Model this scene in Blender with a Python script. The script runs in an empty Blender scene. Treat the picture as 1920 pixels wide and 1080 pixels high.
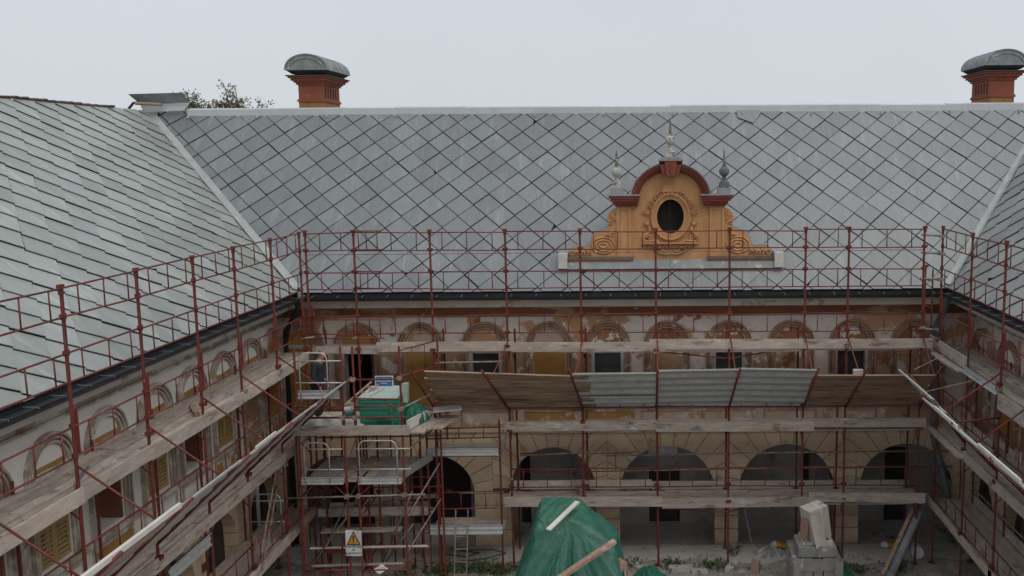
import bpy, bmesh, math, random
from mathutils import Vector, Matrix
random.seed(7)
R = math.radians
C = bpy.context.scene.collection

# ---------------------------------------------------------------- camera, sky, sun, exposure
scn = bpy.context.scene
cam_d = bpy.data.cameras.new("camera"); cam = bpy.data.objects.new("camera", cam_d); C.objects.link(cam)
CAMH = 10.25; PITCH = math.atan(223/1720.0)
cam.matrix_world = Matrix.Translation((0, 0, CAMH)) @ Matrix.Rotation(math.pi/2-PITCH, 4, 'X') @ Matrix.Rotation(R(-0.40), 4, 'Z')
cam_d.sensor_width = 36; cam_d.lens = 1720/1920*36
cam_d.shift_x = (960-1205)/1920; cam_d.shift_y = (515-540)/1920
cam_d.clip_end = 2000; cam_d.clip_start = 0.1
scn.camera = cam
SUN_EL, SUN_AZ = 56, 135          # overcast: only a broad soft brightness, high and behind the camera's right
w = bpy.data.worlds.new("World"); scn.world = w; w.use_nodes = True
nt = w.node_tree; nt.nodes.clear()
sky = nt.nodes.new('ShaderNodeTexSky'); sky.sky_type = 'NISHITA'; sky.sun_disc = False
sky.sun_elevation = R(SUN_EL); sky.sun_rotation = R(SUN_AZ); sky.air_density = 1.0; sky.dust_density = 4.0
sc = nt.nodes.new('ShaderNodeVectorMath'); sc.operation = 'SCALE'; sc.inputs[3].default_value = 0.08
mx = nt.nodes.new('ShaderNodeMix'); mx.data_type = 'RGBA'; mx.inputs[0].default_value = 0.90
mx.inputs[7].default_value = (0.63, 0.672, 0.715, 1)          # the even cloud cover
bg = nt.nodes.new('ShaderNodeBackground'); bg.inputs[1].default_value = 1.0
ow = nt.nodes.new('ShaderNodeOutputWorld')
nt.links.new(sky.outputs[0], sc.inputs[0]); nt.links.new(sc.outputs[0], mx.inputs[6])
tcw = nt.nodes.new('ShaderNodeTexCoord'); cn = nt.nodes.new('ShaderNodeTexNoise'); cn.inputs['Scale'].default_value = 2.2; cn.inputs['Detail'].default_value = 5
cm = nt.nodes.new('ShaderNodeMapRange'); cm.inputs[1].default_value = .3; cm.inputs[2].default_value = .7; cm.inputs[3].default_value = .965; cm.inputs[4].default_value = 1.035   # faint structure in the cloud
cs_ = nt.nodes.new('ShaderNodeVectorMath'); cs_.operation = 'SCALE'
nt.links.new(tcw.outputs['Generated'], cn.inputs['Vector']); nt.links.new(cn.outputs[0], cm.inputs[0]); nt.links.new(mx.outputs[2], cs_.inputs[0]); nt.links.new(cm.outputs[0], cs_.inputs[3])
nt.links.new(cs_.outputs[0], bg.inputs[0]); nt.links.new(bg.outputs[0], ow.inputs[0])
sun_d = bpy.data.lights.new("sun", 'SUN'); sun_d.energy = 1.3; sun_d.angle = R(60); sun_d.color = (1, 0.95, 0.88)
sun = bpy.data.objects.new("sun", sun_d); C.objects.link(sun)
az = R(SUN_AZ); el = R(SUN_EL)
sdir = Vector((math.sin(az)*math.cos(el), math.cos(az)*math.cos(el), math.sin(el)))
sun.rotation_euler = sdir.to_track_quat('Z', 'Y').to_euler(); sun.location = (0, -20, 60)
vs = scn.view_settings
vs.view_transform = 'Standard'; vs.look = 'None'; vs.exposure = 0.12; vs.gamma = 1.0; vs.use_curve_mapping = False

# ---------------------------------------------------------------- materials
MATS = {}
def mat(name, a, b=None, scale=3.0, rough=0.75, bump=0.0, bscale=40.0, metal=0.0, spots=None, spot_scale=1.2,
        spot_lo=0.55, spot_hi=0.62, stretch=(1, 1, 1), rnd=0.0, fine=0.0, spec=0.35, spots2=None, s2_lo=.6, s2_hi=.64, s2_scale=2.5, seed=0.0):
    m = bpy.data.materials.new(name); m.use_nodes = True; t = m.node_tree; N = t.nodes; L = t.links
    p = N['Principled BSDF']; p.inputs['Roughness'].default_value = rough; p.inputs['Metallic'].default_value = metal
    p.inputs['Specular IOR Level'].default_value = spec
    geo = N.new('ShaderNodeNewGeometry')
    mp = N.new('ShaderNodeMapping'); mp.inputs['Scale'].default_value = stretch; mp.inputs['Location'].default_value = (seed, seed*1.7, seed*.6)
    L.new(geo.outputs['Position'], mp.inputs[0])
    def noise(s, det=5.0, r=0.6):
        n = N.new('ShaderNodeTexNoise'); n.inputs['Scale'].default_value = s; n.inputs['Detail'].default_value = det; n.inputs['Roughness'].default_value = r
        L.new(mp.outputs[0], n.inputs['Vector']); return n.outputs[0]
    def mixc(fac, ca, cb, blend='MIX'):
        k = N.new('ShaderNodeMix'); k.data_type = 'RGBA'; k.blend_type = blend
        for s, v in ((0, fac), (6, ca), (7, cb)):
            if isinstance(v, (int, float)): k.inputs[s].default_value = v
            elif isinstance(v, tuple): k.inputs[s].default_value = (*v[:3], 1)
            else: L.new(v, k.inputs[s])
        return k.outputs[2]
    def ramp(v, lo, hi):
        k = N.new('ShaderNodeMapRange'); k.inputs[1].default_value = lo; k.inputs[2].default_value = hi; L.new(v, k.inputs[0]); return k.outputs[0]
    b = b or tuple(x*.8 for x in a)
    col = mixc(ramp(noise(scale), .35, .65), a, b)
    if spots: col = mixc(ramp(noise(spot_scale, 8, .62), spot_lo, spot_hi), col, spots)
    if spots2: col = mixc(ramp(noise(s2_scale, 8, .65), s2_lo, s2_hi), col, spots2)
    if fine:
        fn = ramp(noise(bscale*.7, 3), .2, .8)
        mul = N.new('ShaderNodeMapRange'); mul.inputs[3].default_value = 1-fine; mul.inputs[4].default_value = 1+fine*.6; L.new(fn, mul.inputs[0])
        hv = N.new('ShaderNodeHueSaturation'); L.new(mul.outputs[0], hv.inputs['Value']); L.new(col, hv.inputs['Color']); col = hv.outputs[0]
    if rnd:
        oi = N.new('ShaderNodeObjectInfo'); ad = N.new('ShaderNodeMath'); ad.operation = 'ADD'
        L.new(oi.outputs['Random'], ad.inputs[0]); L.new(geo.outputs['Random Per Island'], ad.inputs[1])
        fr = N.new('ShaderNodeMath'); fr.operation = 'FRACT'; L.new(ad.outputs[0], fr.inputs[0])
        mr = N.new('ShaderNodeMapRange'); mr.inputs[3].default_value = 1-rnd; mr.inputs[4].default_value = 1+rnd; L.new(fr.outputs[0], mr.inputs[0])
        hv = N.new('ShaderNodeHueSaturation'); L.new(mr.outputs[0], hv.inputs['Value']); L.new(col, hv.inputs['Color']); col = hv.outputs[0]
    L.new(col, p.inputs['Base Color'])
    if bump:
        bp = N.new('ShaderNodeBump'); bp.inputs['Strength'].default_value = bump; bp.inputs['Distance'].default_value = 0.02
        L.new(noise(bscale, 4), bp.inputs['Height']); L.new(bp.outputs[0], p.inputs['Normal'])
    MATS[name] = m; return m

BROWN = (.23, .125, .07); OCHRE = (.40, .225, .07)
for nm_, st_, k_ in (('slate', (2.6, .4, .4), (.86, .91, .945)), ('slate_left_lit', (.4, 2.6, .4), (1.55, 1.62, 1.53)), ('slate_right_lit', (.4, 2.6, .4), (1.6, 1.6, 1.55))):  # one slate; brighter light on both side slopes is put into their colours
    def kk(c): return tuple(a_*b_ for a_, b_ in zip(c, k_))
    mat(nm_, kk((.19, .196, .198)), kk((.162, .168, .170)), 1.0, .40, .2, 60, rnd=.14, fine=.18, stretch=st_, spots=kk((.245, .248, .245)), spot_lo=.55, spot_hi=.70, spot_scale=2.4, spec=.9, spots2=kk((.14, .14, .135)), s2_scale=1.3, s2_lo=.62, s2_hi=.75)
mat('underlay', (.035, .036, .04), None, 3, .9)
mat('ridge_metal', (.50, .52, .53), (.44, .46, .47), 2, .5, .1, 20, fine=.06, rnd=.05)
mat('valley_metal', (.40, .415, .41), (.31, .325, .32), 3, .6, .3, 25, fine=.12)
mat('gutter', (.028, .031, .036), (.018, .02, .024), 4, .45, spec=.5, fine=.2)
mat('red_paint', (.18, .033, .025), (.12, .027, .021), 5, .5, .2, 90, spots=(.10, .055, .04), spot_scale=7, spot_lo=.56, spot_hi=.66, spots2=(.42, .34, .30), s2_scale=12, s2_lo=.655, s2_hi=.70, rnd=.2)
mat('pipe_dirty', (.16, .10, .08), (.30, .27, .24), 9, .6, .2, 60, rnd=.12)
for nm_, st_ in (('wood', (.9, 3.2, 3.2)), ('wood_side', (3.2, .9, 3.2))):
    mat(nm_, (.53, .455, .395), (.385, .32, .27), 3, .85, .5, 50, stretch=st_, rnd=.2, fine=.22, spots=(.21, .155, .125), spot_scale=2.2, spot_lo=.56, spot_hi=.68, spots2=(.60, .56, .51), s2_scale=1.7, s2_lo=.60, s2_hi=.66)
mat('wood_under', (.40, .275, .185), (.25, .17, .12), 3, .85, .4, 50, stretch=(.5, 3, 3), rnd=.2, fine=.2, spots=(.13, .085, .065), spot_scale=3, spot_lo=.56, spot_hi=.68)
mat('wood_pale', (.66, .63, .58), (.55, .51, .46), 3, .8, .2, 60, fine=.12)
mat('wood_red', (.38, .24, .18), (.30, .18, .13), 6, .8, .3, 60, fine=.2, spots=(.45, .36, .31), spot_scale=5)
mat('galvanised', (.58, .59, .59), (.46, .47, .47), 4, .5, .15, 40, metal=.35, fine=.12, spots=(.48, .48, .46), spot_scale=5, spot_lo=.6, spot_hi=.7, rnd=.08)
mat('steel_white', (.50, .50, .49), (.38, .38, .37), 8, .45, metal=.3, fine=.1)
mat('plaster', (.70, .63, .575), (.58, .51, .455), 1.4, .9, .35, 30, fine=.09, spots=(.46, .27, .145), spot_scale=.8, spot_lo=.54, spot_hi=.575, spots2=(.31, .125, .06), s2_scale=1.7, s2_lo=.60, s2_hi=.63)
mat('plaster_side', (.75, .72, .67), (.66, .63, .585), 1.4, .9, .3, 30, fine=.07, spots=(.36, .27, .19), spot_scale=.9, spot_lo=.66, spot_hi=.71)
mat('plaster_brown', (.43, .285, .18), (.34, .21, .125), 1.6, .9, .35, 30, fine=.12, spots=(.62, .57, .52), spot_scale=2.2, spot_lo=.565, spot_hi=.59, spots2=(.25, .095, .05), s2_scale=1.5, s2_lo=.56, s2_hi=.62)
mat('lunette_brown', (.36, .17, .085), (.27, .115, .055), 1.8, .9, .35, 30, fine=.12, spots=(.66, .59, .54), spot_scale=3.2, spot_lo=.545, spot_hi=.565)
mat('plaster_pink', (.52, .40, .32), (.44, .33, .26), 1.4, .9, .3, 30, fine=.1, spots=(.43, .27, .11), spot_scale=1.7, spot_lo=.56, spot_hi=.6, spots2=(.62, .57, .52), s2_scale=2.3, s2_lo=.58, s2_hi=.61)
mat('frieze', (.26, .105, .06), (.20, .085, .05), 1.2, .9, .3, 30, fine=.1, spots=(.36, .24, .15), spot_scale=.8, spot_lo=.55, spot_hi=.62, spots2=(.45, .39, .33), s2_scale=2.4, s2_lo=.64, s2_hi=.67)
mat('ochre', OCHRE, (.32, .165, .05), 1.5, .9, .3, 30, fine=.1, spots=(.28, .15, .06), spot_scale=2.2, spot_lo=.6, spot_hi=.66)
mat('ochre_patchy', OCHRE, (.33, .17, .05), 1.5, .9, .3, 30, fine=.1, spots=(.52, .47, .42), spot_scale=2.3, spot_lo=.55, spot_hi=.58)
mat('shutter_ochre', (.44, .29, .11), (.37, .24, .09), 3, .7, .1, 30, fine=.1)
mat('moulding', (.42, .285, .205), (.29, .17, .11), 3, .9, .4, 40, fine=.12, spots=(.55, .51, .46), spot_scale=3.2, spot_lo=.58, spot_hi=.62, spots2=(.21, .12, .075), s2_scale=4, s2_lo=.58, s2_hi=.64)
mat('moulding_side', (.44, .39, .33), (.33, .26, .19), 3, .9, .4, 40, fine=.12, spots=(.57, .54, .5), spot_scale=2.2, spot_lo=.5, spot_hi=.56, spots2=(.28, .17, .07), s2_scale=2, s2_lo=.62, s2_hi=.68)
mat('stone', (.63, .485, .34), (.52, .39, .27), 1.2, .9, .4, 40, fine=.12, rnd=.09, spots=(.38, .28, .20), spot_scale=2.5, spot_lo=.58, spot_hi=.68)
mat('joint', (.11, .075, .05), None, 3, .95)
mat('portico', (.40, .37, .345), (.29, .265, .25), 1.1, .95, .3, 20, fine=.15, spots=(.19, .17, .16), spot_scale=1.2, spot_lo=.53, spot_hi=.66)
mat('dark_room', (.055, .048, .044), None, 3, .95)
mat('pane', (.035, .042, .05), (.028, .034, .04), 2, .12, spec=.5)
mat('white_frame', (.44, .435, .42), (.36, .355, .345), 3, .7, fine=.1)
mat('white_band', (.56, .52, .47), (.47, .42, .37), 1.2, .9, .3, 30, fine=.1, spots=(.34, .27, .22), spot_scale=2.2, spot_lo=.58, spot_hi=.66)
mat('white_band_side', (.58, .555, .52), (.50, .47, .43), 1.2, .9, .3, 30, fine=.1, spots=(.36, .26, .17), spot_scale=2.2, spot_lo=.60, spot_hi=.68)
mat('dormer_ochre', (.55, .295, .135), (.48, .25, .11), 2.2, .85, .3, 50, fine=.16, stretch=(2.2, 2.2, .8), spots=(.60, .36, .19), spot_scale=2.5, spot_lo=.56, spot_hi=.72, spots2=(.30, .155, .07), s2_scale=2.6, s2_lo=.60, s2_hi=.72)
mat('dormer_relief', (.60, .335, .16), (.42, .21, .09), 6, .85, .2, 60, fine=.15)
mat('dormer_red', (.245, .066, .045), (.19, .052, .037), 4, .8, .3, 50, fine=.15, spots=(.13, .075, .05), spot_scale=4, spot_lo=.62, spot_hi=.7)
mat('key_red', (.24, .085, .05), (.17, .055, .037), 8, .85, .5, 50, fine=.2)
mat('finial', (.50, .475, .45), (.38, .355, .335), 7, .9, .4, 60, fine=.2, spots=(.16, .15, .145), spot_scale=6, spot_lo=.52, spot_hi=.64)
mat('finial_dark', (.17, .17, .165), (.10, .10, .10), 8, .9, .4, 60, fine=.2, spots=(.40, .38, .36), spot_scale=8, spot_lo=.6, spot_hi=.68)
mat('lead_grey', (.29, .305, .308), (.23, .245, .248), 4, .6, .3, 40, fine=.12, spots=(.48, .47, .45), spot_scale=3, spot_lo=.6, spot_hi=.68)
mat('slab_brown', (.20, .155, .135), (.14, .105, .09), 5, .85, .4, 50, fine=.2)
mat('block_white', (.60, .58, .555), (.48, .46, .44), 4, .9, .4, 30, fine=.12)
mat('chimney_red', (.265, .085, .048), (.22, .068, .04), 4, .85, .3, 60, fine=.14, spots=(.34, .15, .05), spot_scale=3, spot_lo=.58, spot_hi=.7)
mat('chimney_ochre', (.36, .18, .065), (.28, .12, .05), 5, .85, .3, 60, fine=.2)
mat('chimney_lead', (.24, .265, .26), (.17, .19, .19), 5, .55, .4, 40, fine=.2, spots=(.36, .37, .35), spot_scale=4, spot_lo=.58, spot_hi=.66, spots2=(.08, .075, .07), s2_scale=9, s2_lo=.66, s2_hi=.7)
mat('daylit_white', (.82, .80, .77), (.70, .68, .65), 4, .9, .3, 30, fine=.1)  # near-white colour stands in for daylight on the portico strip
mat('chimney_dark', (.06, .062, .058), (.04, .042, .04), 5, .8)
mat('slot', (.02, .008, .006), None, 3, .95)
mat('earth', (.33, .30, .265), (.24, .215, .185), 1.6, .95, .6, 18, fine=.25, spots2=(.16, .14, .12), s2_scale=.9, s2_lo=.56, s2_hi=.66, spots=(.43, .405, .37), spot_scale=1.6, spot_lo=.52, spot_hi=.62)
mat('paving', (.50, .475, .44), (.40, .38, .35), 1.3, .95, .5, 25, fine=.2, spots=(.20, .175, .15), spot_scale=1.5, spot_lo=.58, spot_hi=.68)
mat('rubble', (.36, .34, .31), (.24, .22, .2), 5, .95, .4, 30, rnd=.35)
mat('leaf', (.055, .085, .03), (.075, .10, .035), 5, .7, rnd=.35)
mat('tree_leaf', (.16, .135, .055), (.10, .10, .05), 2.5, .75, rnd=.4)
mat('bark', (.07, .06, .05), None, 8, .9)
mat('tarp', (.035, .145, .10), (.023, .102, .070), 3, .5, .9, 9, fine=.10, spec=.5, spots=(.06, .155, .115), spot_scale=2.2, spot_lo=.6, spot_hi=.72)
mat('netting', (.03, .19, .125), (.022, .13, .088), 9, .7, .5, 60, fine=.3)
mat('crate_green', (.055, .27, .195), (.04, .20, .14), 5, .65, .3, 50, fine=.2)
mat('crate_pale', (.42, .50, .46), (.34, .42, .38), 5, .7, fine=.15)
mat('ink', (.012, .012, .012), None, 5, .8)
mat('sign_white', (.62, .64, .66), (.55, .57, .59), 5, .5, fine=.05)
mat('sign_amber', (.52, .24, .035), (.48, .21, .03), 5, .5)
mat('sign_blue', (.035, .115, .30), (.045, .14, .33), 5, .5)
mat('sheet_plastic', (.56, .54, .52), (.42, .40, .375), 3.5, .5, .3, 25, fine=.15, spots=(.30, .25, .21), spot_scale=2.6, spot_lo=.56, spot_hi=.66)
mat('carton', (.52, .47, .41), (.45, .39, .34), 4, .85, .2, 30, fine=.1, spots=(.55, .40, .34), spot_scale=2, spot_lo=.6, spot_hi=.64)
mat('stone_wrap', (.31, .30, .28), (.21, .205, .19), 4, .35, .4, 30, fine=.2, spec=.5, spots=(.48, .48, .47), spot_scale=5, spot_lo=.58, spot_hi=.64)
mat('pvc', (.26, .275, .29), (.20, .21, .22), 4, .5, fine=.15)
mat('pipe_blue', (.15, .18, .205), (.11, .13, .15), 4, .5, fine=.15)
mat('jacket', (.028, .034, .038), (.018, .022, .026), 9, .8, .3, 60, fine=.2)
mat('trousers', (.022, .027, .036), (.016, .02, .027), 9, .85, .3, 60, fine=.2)
mat('skin', (.42, .24, .18), (.38, .20, .15), 12, .6)
mat('hair', (.22, .205, .19), (.15, .14, .13), 30, .8, .4, 90)
mat('shoe', (.03, .028, .026), None, 5, .7)
mat('yellow_plastic', (.48, .27, .03), (.40, .20, .03), 5, .5)
mat('bucket_white', (.60, .61, .60), (.52, .53, .52), 5, .5)
mat('black_rubber', (.02, .02, .022), None, 5, .6)
mat('tile_clay', (.13, .085, .065), (.07, .05, .042), 6, .9, .4, 40, rnd=.25, fine=.2)

# ---------------------------------------------------------------- mesh building
def ident(p): return Vector(p)
class MB:
    def __init__(self, T=None):
        self.v = []; self.f = []; self.T = T or ident
    def _a(self, pts):
        n = len(self.v); self.v += [tuple(self.T(p)) for p in pts]; return n
    def box(self, x0, x1, y0, y1, z0, z1):
        n = self._a([(x, y, z) for z in (z0, z1) for y in (y0, y1) for x in (x0, x1)])
        self.f += [tuple(n+i for i in q) for q in ((0, 2, 3, 1), (4, 5, 7, 6), (0, 1, 5, 4), (2, 6, 7, 3), (0, 4, 6, 2), (1, 3, 7, 5))]; return self
    def beam(self, p, q, w, h, up=(0, 0, 1), taper=1.0):
        p = Vector(p); q = Vector(q); d = (q-p).normalized(); u = Vector(up); s = d.cross(u)
        if s.length < 1e-4: s = d.cross(Vector((1, 0, 0)))
        s.normalize(); u = s.cross(d).normalized()
        pts = []
        for c, k in ((p, 1), (q, taper)):
            for a, b in ((-1, -1), (1, -1), (1, 1), (-1, 1)): pts.append(c+s*(w/2*a*k)+u*(h/2*b*k))
        n = self._a(pts)
        self.f += [(n, n+3, n+2, n+1), (n+4, n+5, n+6, n+7)]+[(n+i, n+(i+1) % 4, n+4+(i+1) % 4, n+4+i) for i in range(4)]; return self
    def path(self, pts, r, n=8, closed=False, flat=1.0, up=None):
        pts = [Vector(p) for p in pts]; rs = r if isinstance(r, (list, tuple)) else [r]*len(pts); m = len(pts); base = None; rings = []
        prev = None
        for i, p in enumerate(pts):
            if closed: d = pts[(i+1) % m]-pts[i-1]
            else: d = pts[min(i+1, m-1)]-pts[max(i-1, 0)]
            if d.length < 1e-7: d = Vector((0, 0, 1))
            d.normalize()
            if up is not None: a = Vector(up)
            elif prev is not None: a = prev
            else: a = Vector((0, 0, 1)) if abs(d.z) < .9 else Vector((1, 0, 0))
            s = d.cross(a)
            if s.length < 1e-5: s = d.orthogonal()
            s.normalize(); u = s.cross(d).normalized(); prev = u
            rings.append(self._a([p+(s*math.cos(2*math.pi*k/n)+u*(flat*math.sin(2*math.pi*k/n)))*rs[i] for k in range(n)]))
        for i in range(m if closed else m-1):
            a, b = rings[i], rings[(i+1) % m]
            for k in range(n): self.f.append((a+k, a+(k+1) % n, b+(k+1) % n, b+k))
        if not closed:
            self.f.append(tuple(rings[0]+k for k in range(n))[::-1]); self.f.append(tuple(rings[-1]+k for k in range(n)))
        return self
    def tube(self, p, q, r, n=8): return self.path([p, q], r, n)
    def lathe(self, c, prof, n=16, sx=1, sy=1):
        c = Vector(c); rings = []
        for r, z in prof: rings.append(self._a([c+Vector((r*sx*math.cos(2*math.pi*k/n), r*sy*math.sin(2*math.pi*k/n), z)) for k in range(n)]))
        for a, b in zip(rings, rings[1:]):
            for k in range(n): self.f.append((a+k, a+(k+1) % n, b+(k+1) % n, b+k))
        self.f.append(tuple(rings[0]+k for k in range(n))[::-1]); self.f.append(tuple(rings[-1]+k for k in range(n))); return self
    def prism(self, poly, fr, t0, t1):
        """poly: 2D points; fr(u,v,d) -> point"""
        m = len(poly); a = self._a([fr(u, v, t0) for u, v in poly]); b = self._a([fr(u, v, t1) for u, v in poly])
        self.f += [tuple(a+i for i in range(m))[::-1], tuple(b+i for i in range(m))]
        for i in range(m): self.f.append((a+i, a+(i+1) % m, b+(i+1) % m, b+i))
        return self
    def ring(self, outer, inner, fr, t0, t1, closed=True):
        m = len(outer); idx = [self._a([fr(u, v, t) for u, v in P]) for P in (outer, inner) for t in (t0, t1)]
        o0, o1, i0, i1 = idx; r = range(m if closed else m-1)
        for i in r:
            j = (i+1) % m
            self.f += [(o1+i, o1+j, i1+j, i1+i), (o0+i, i0+i, i0+j, o0+j), (o0+i, o0+j, o1+j, o1+i), (i0+i, i1+i, i1+j, i0+j)]
        if not closed:
            for i in (0, m-1): self.f.append((o0+i, o1+i, i1+i, i0+i))
        return self
    def grid(self, fn, nu, nv):
        n = self._a([fn(i/nu, j/nv) for j in range(nv+1) for i in range(nu+1)])
        for j in range(nv):
            for i in range(nu):
                a = n+j*(nu+1)+i; self.f.append((a, a+1, a+nu+2, a+nu+1))
        return self
    def build(self, name, m, parent=None, smooth=False, recalc=True):
        me = bpy.data.meshes.new(name); me.from_pydata(self.v, [], self.f)
        if recalc:
            bm = bmesh.new(); bm.from_mesh(me); bmesh.ops.recalc_face_normals(bm, faces=bm.faces[:]); bm.to_mesh(me); bm.free()
        if smooth:
            for p in me.polygons: p.use_smooth = True
        me.materials.append(MATS[m]); return link(name, me, parent)
WL = {}
def link(name, me, parent=None, loc=None, mtx=None):
    o = bpy.data.objects.new(name, me); C.objects.link(o)
    if parent is not None:
        o.parent = parent; o.matrix_parent_inverse = Matrix.Translation(-WL.get(parent.name, Vector((0, 0, 0))))
    if loc is not None: o.location = loc; WL[o.name] = Vector(loc)
    if mtx is not None: o.matrix_basis = mtx
    return o
def tag(o, label=None, cat=None, group=None, kind=None):
    if label: o['label'] = label
    if cat: o['category'] = cat
    if group: o['group'] = group
    if kind: o['kind'] = kind
    return o
def thing(name, loc, label, cat, group=None):
    return tag(link(name, None, None, Vector(loc)), label, cat, group)
def smooth_auto(o, ang=40):
    me = o.data
    for p in me.polygons: p.use_smooth = True
    bm = bmesh.new(); bm.from_mesh(me)
    for e in bm.edges:
        e.smooth = len(e.link_faces) == 2 and e.calc_face_angle(3) < R(ang)
    bm.to_mesh(me); bm.free(); return o
def text(s, size, m, parent, mtx, name='lettering', depth=.002, ax='CENTER'):
    cu = bpy.data.curves.new(name, 'FONT'); cu.body = s; cu.size = size; cu.align_x = ax; cu.extrude = depth; cu.resolution_u = 2
    tmp = bpy.data.objects.new('tmp', cu); C.objects.link(tmp)
    dg = bpy.context.evaluated_depsgraph_get(); me = bpy.data.meshes.new_from_object(tmp.evaluated_get(dg))
    bpy.data.objects.remove(tmp); me.transform(mtx); me.materials.clear(); me.materials.append(MATS[m])
    return link(name, me, parent)

# ---------------------------------------------------------------- ground
tag(MB().box(-220, 220, -220, 220, -1.3, -.3).build('ground', 'earth'), kind='structure')
tag(MB().box(-9.45, 8.45, -14, 23.25, -.29, 0).build('courtyard', 'earth'), kind='structure')
g = MB()
def pav(u, v):
    x = -9.35+u*17.7; y = 22.15+v*1.05
    return (x, y+(0.16*math.sin(x*1.9)+.09*math.sin(x*5.3+1))*(1-v), .012+.01*math.sin(x*3.1)*(v))
tag(g.grid(pav, 90, 4).build('paving', 'paving'), kind='structure')
tag(MB().box(-11.2, 10.2, 23.27, 25.3, -.28, -.2).build('portico_floor', 'paving'), kind='structure')

# ---------------------------------------------------------------- palace wings
def Tback(p): return Vector((p[0], 23.5-p[1], p[2]))
def Tleft(p): return Vector((-9.4+p[1], p[0], p[2]))
def Tright(p): return Vector((8.4-p[1], p[0], p[2]))
def fz(u, v, d): return (u, d, v)
def arc(c, z, rx, rz, a0=0, a1=180, n=20):
    return [(c+rx*math.cos(R(a0+(a1-a0)*i/n)), z+rz*math.sin(R(a0+(a1-a0)*i/n))) for i in range(n+1)]
wing_back = thing('palace_wing', (0, 25, 0), 'palace wing under the ornate dormer, with stripped brown and white plaster and stone arcade', 'building', 'wings round the courtyard')
wing_left = thing('palace_wing', (-11, 14, 0), 'palace wing with yellow louvred shutters and grey slate roof', 'building', 'wings round the courtyard')
wing_right = thing('palace_wing', (10, 16, 0), 'palace wing without shutters facing the one with yellow louvred shutters', 'building', 'wings round the courtyard')

def holed_wall(mb, s0, s1, z0, z1, holes, d0, d1):
    x = s0
    for a, b, c, d in sorted(holes):
        if a > x: mb.box(x, a, d0, d1, z0, z1)
        if c > z0: mb.box(a, b, d0, d1, z0, c)
        if d < z1: mb.box(a, b, d0, d1, d, z1)
        x = b
    if x < s1: mb.box(x, s1, d0, d1, z0, z1)

def louvre_leaf(T, s0, s1, z0, z1, d):
    mb = MB(T); f = .05
    mb.box(s0, s0+f, d, d+.04, z0, z1); mb.box(s1-f, s1, d, d+.04, z0, z1)
    for z in (z0, (z0+z1)/2-.03, z1-.06): mb.box(s0+f, s1-f, d+.001, d+.039, z, z+.06)
    n = int((z1-z0)/.088)
    for i in range(n):
        z = z0+.085+i*(z1-z0-.15)/n
        a = mb._a([(s0+f, d+.010, z+.034), (s1-f, d+.010, z+.034), (s1-f, d+.044, z), (s0+f, d+.044, z),
                   (s0+f, d+.002, z+.028), (s1-f, d+.002, z+.028), (s1-f, d+.036, z-.008), (s0+f, d+.036, z-.008)])
        mb.f += [(a, a+1, a+2, a+3), (a+4, a+7, a+6, a+5), (a, a+4, a+5, a+1), (a+2, a+6, a+7, a+3), (a, a+3, a+7, a+4), (a+1, a+5, a+6, a+2)]
    return mb

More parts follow.
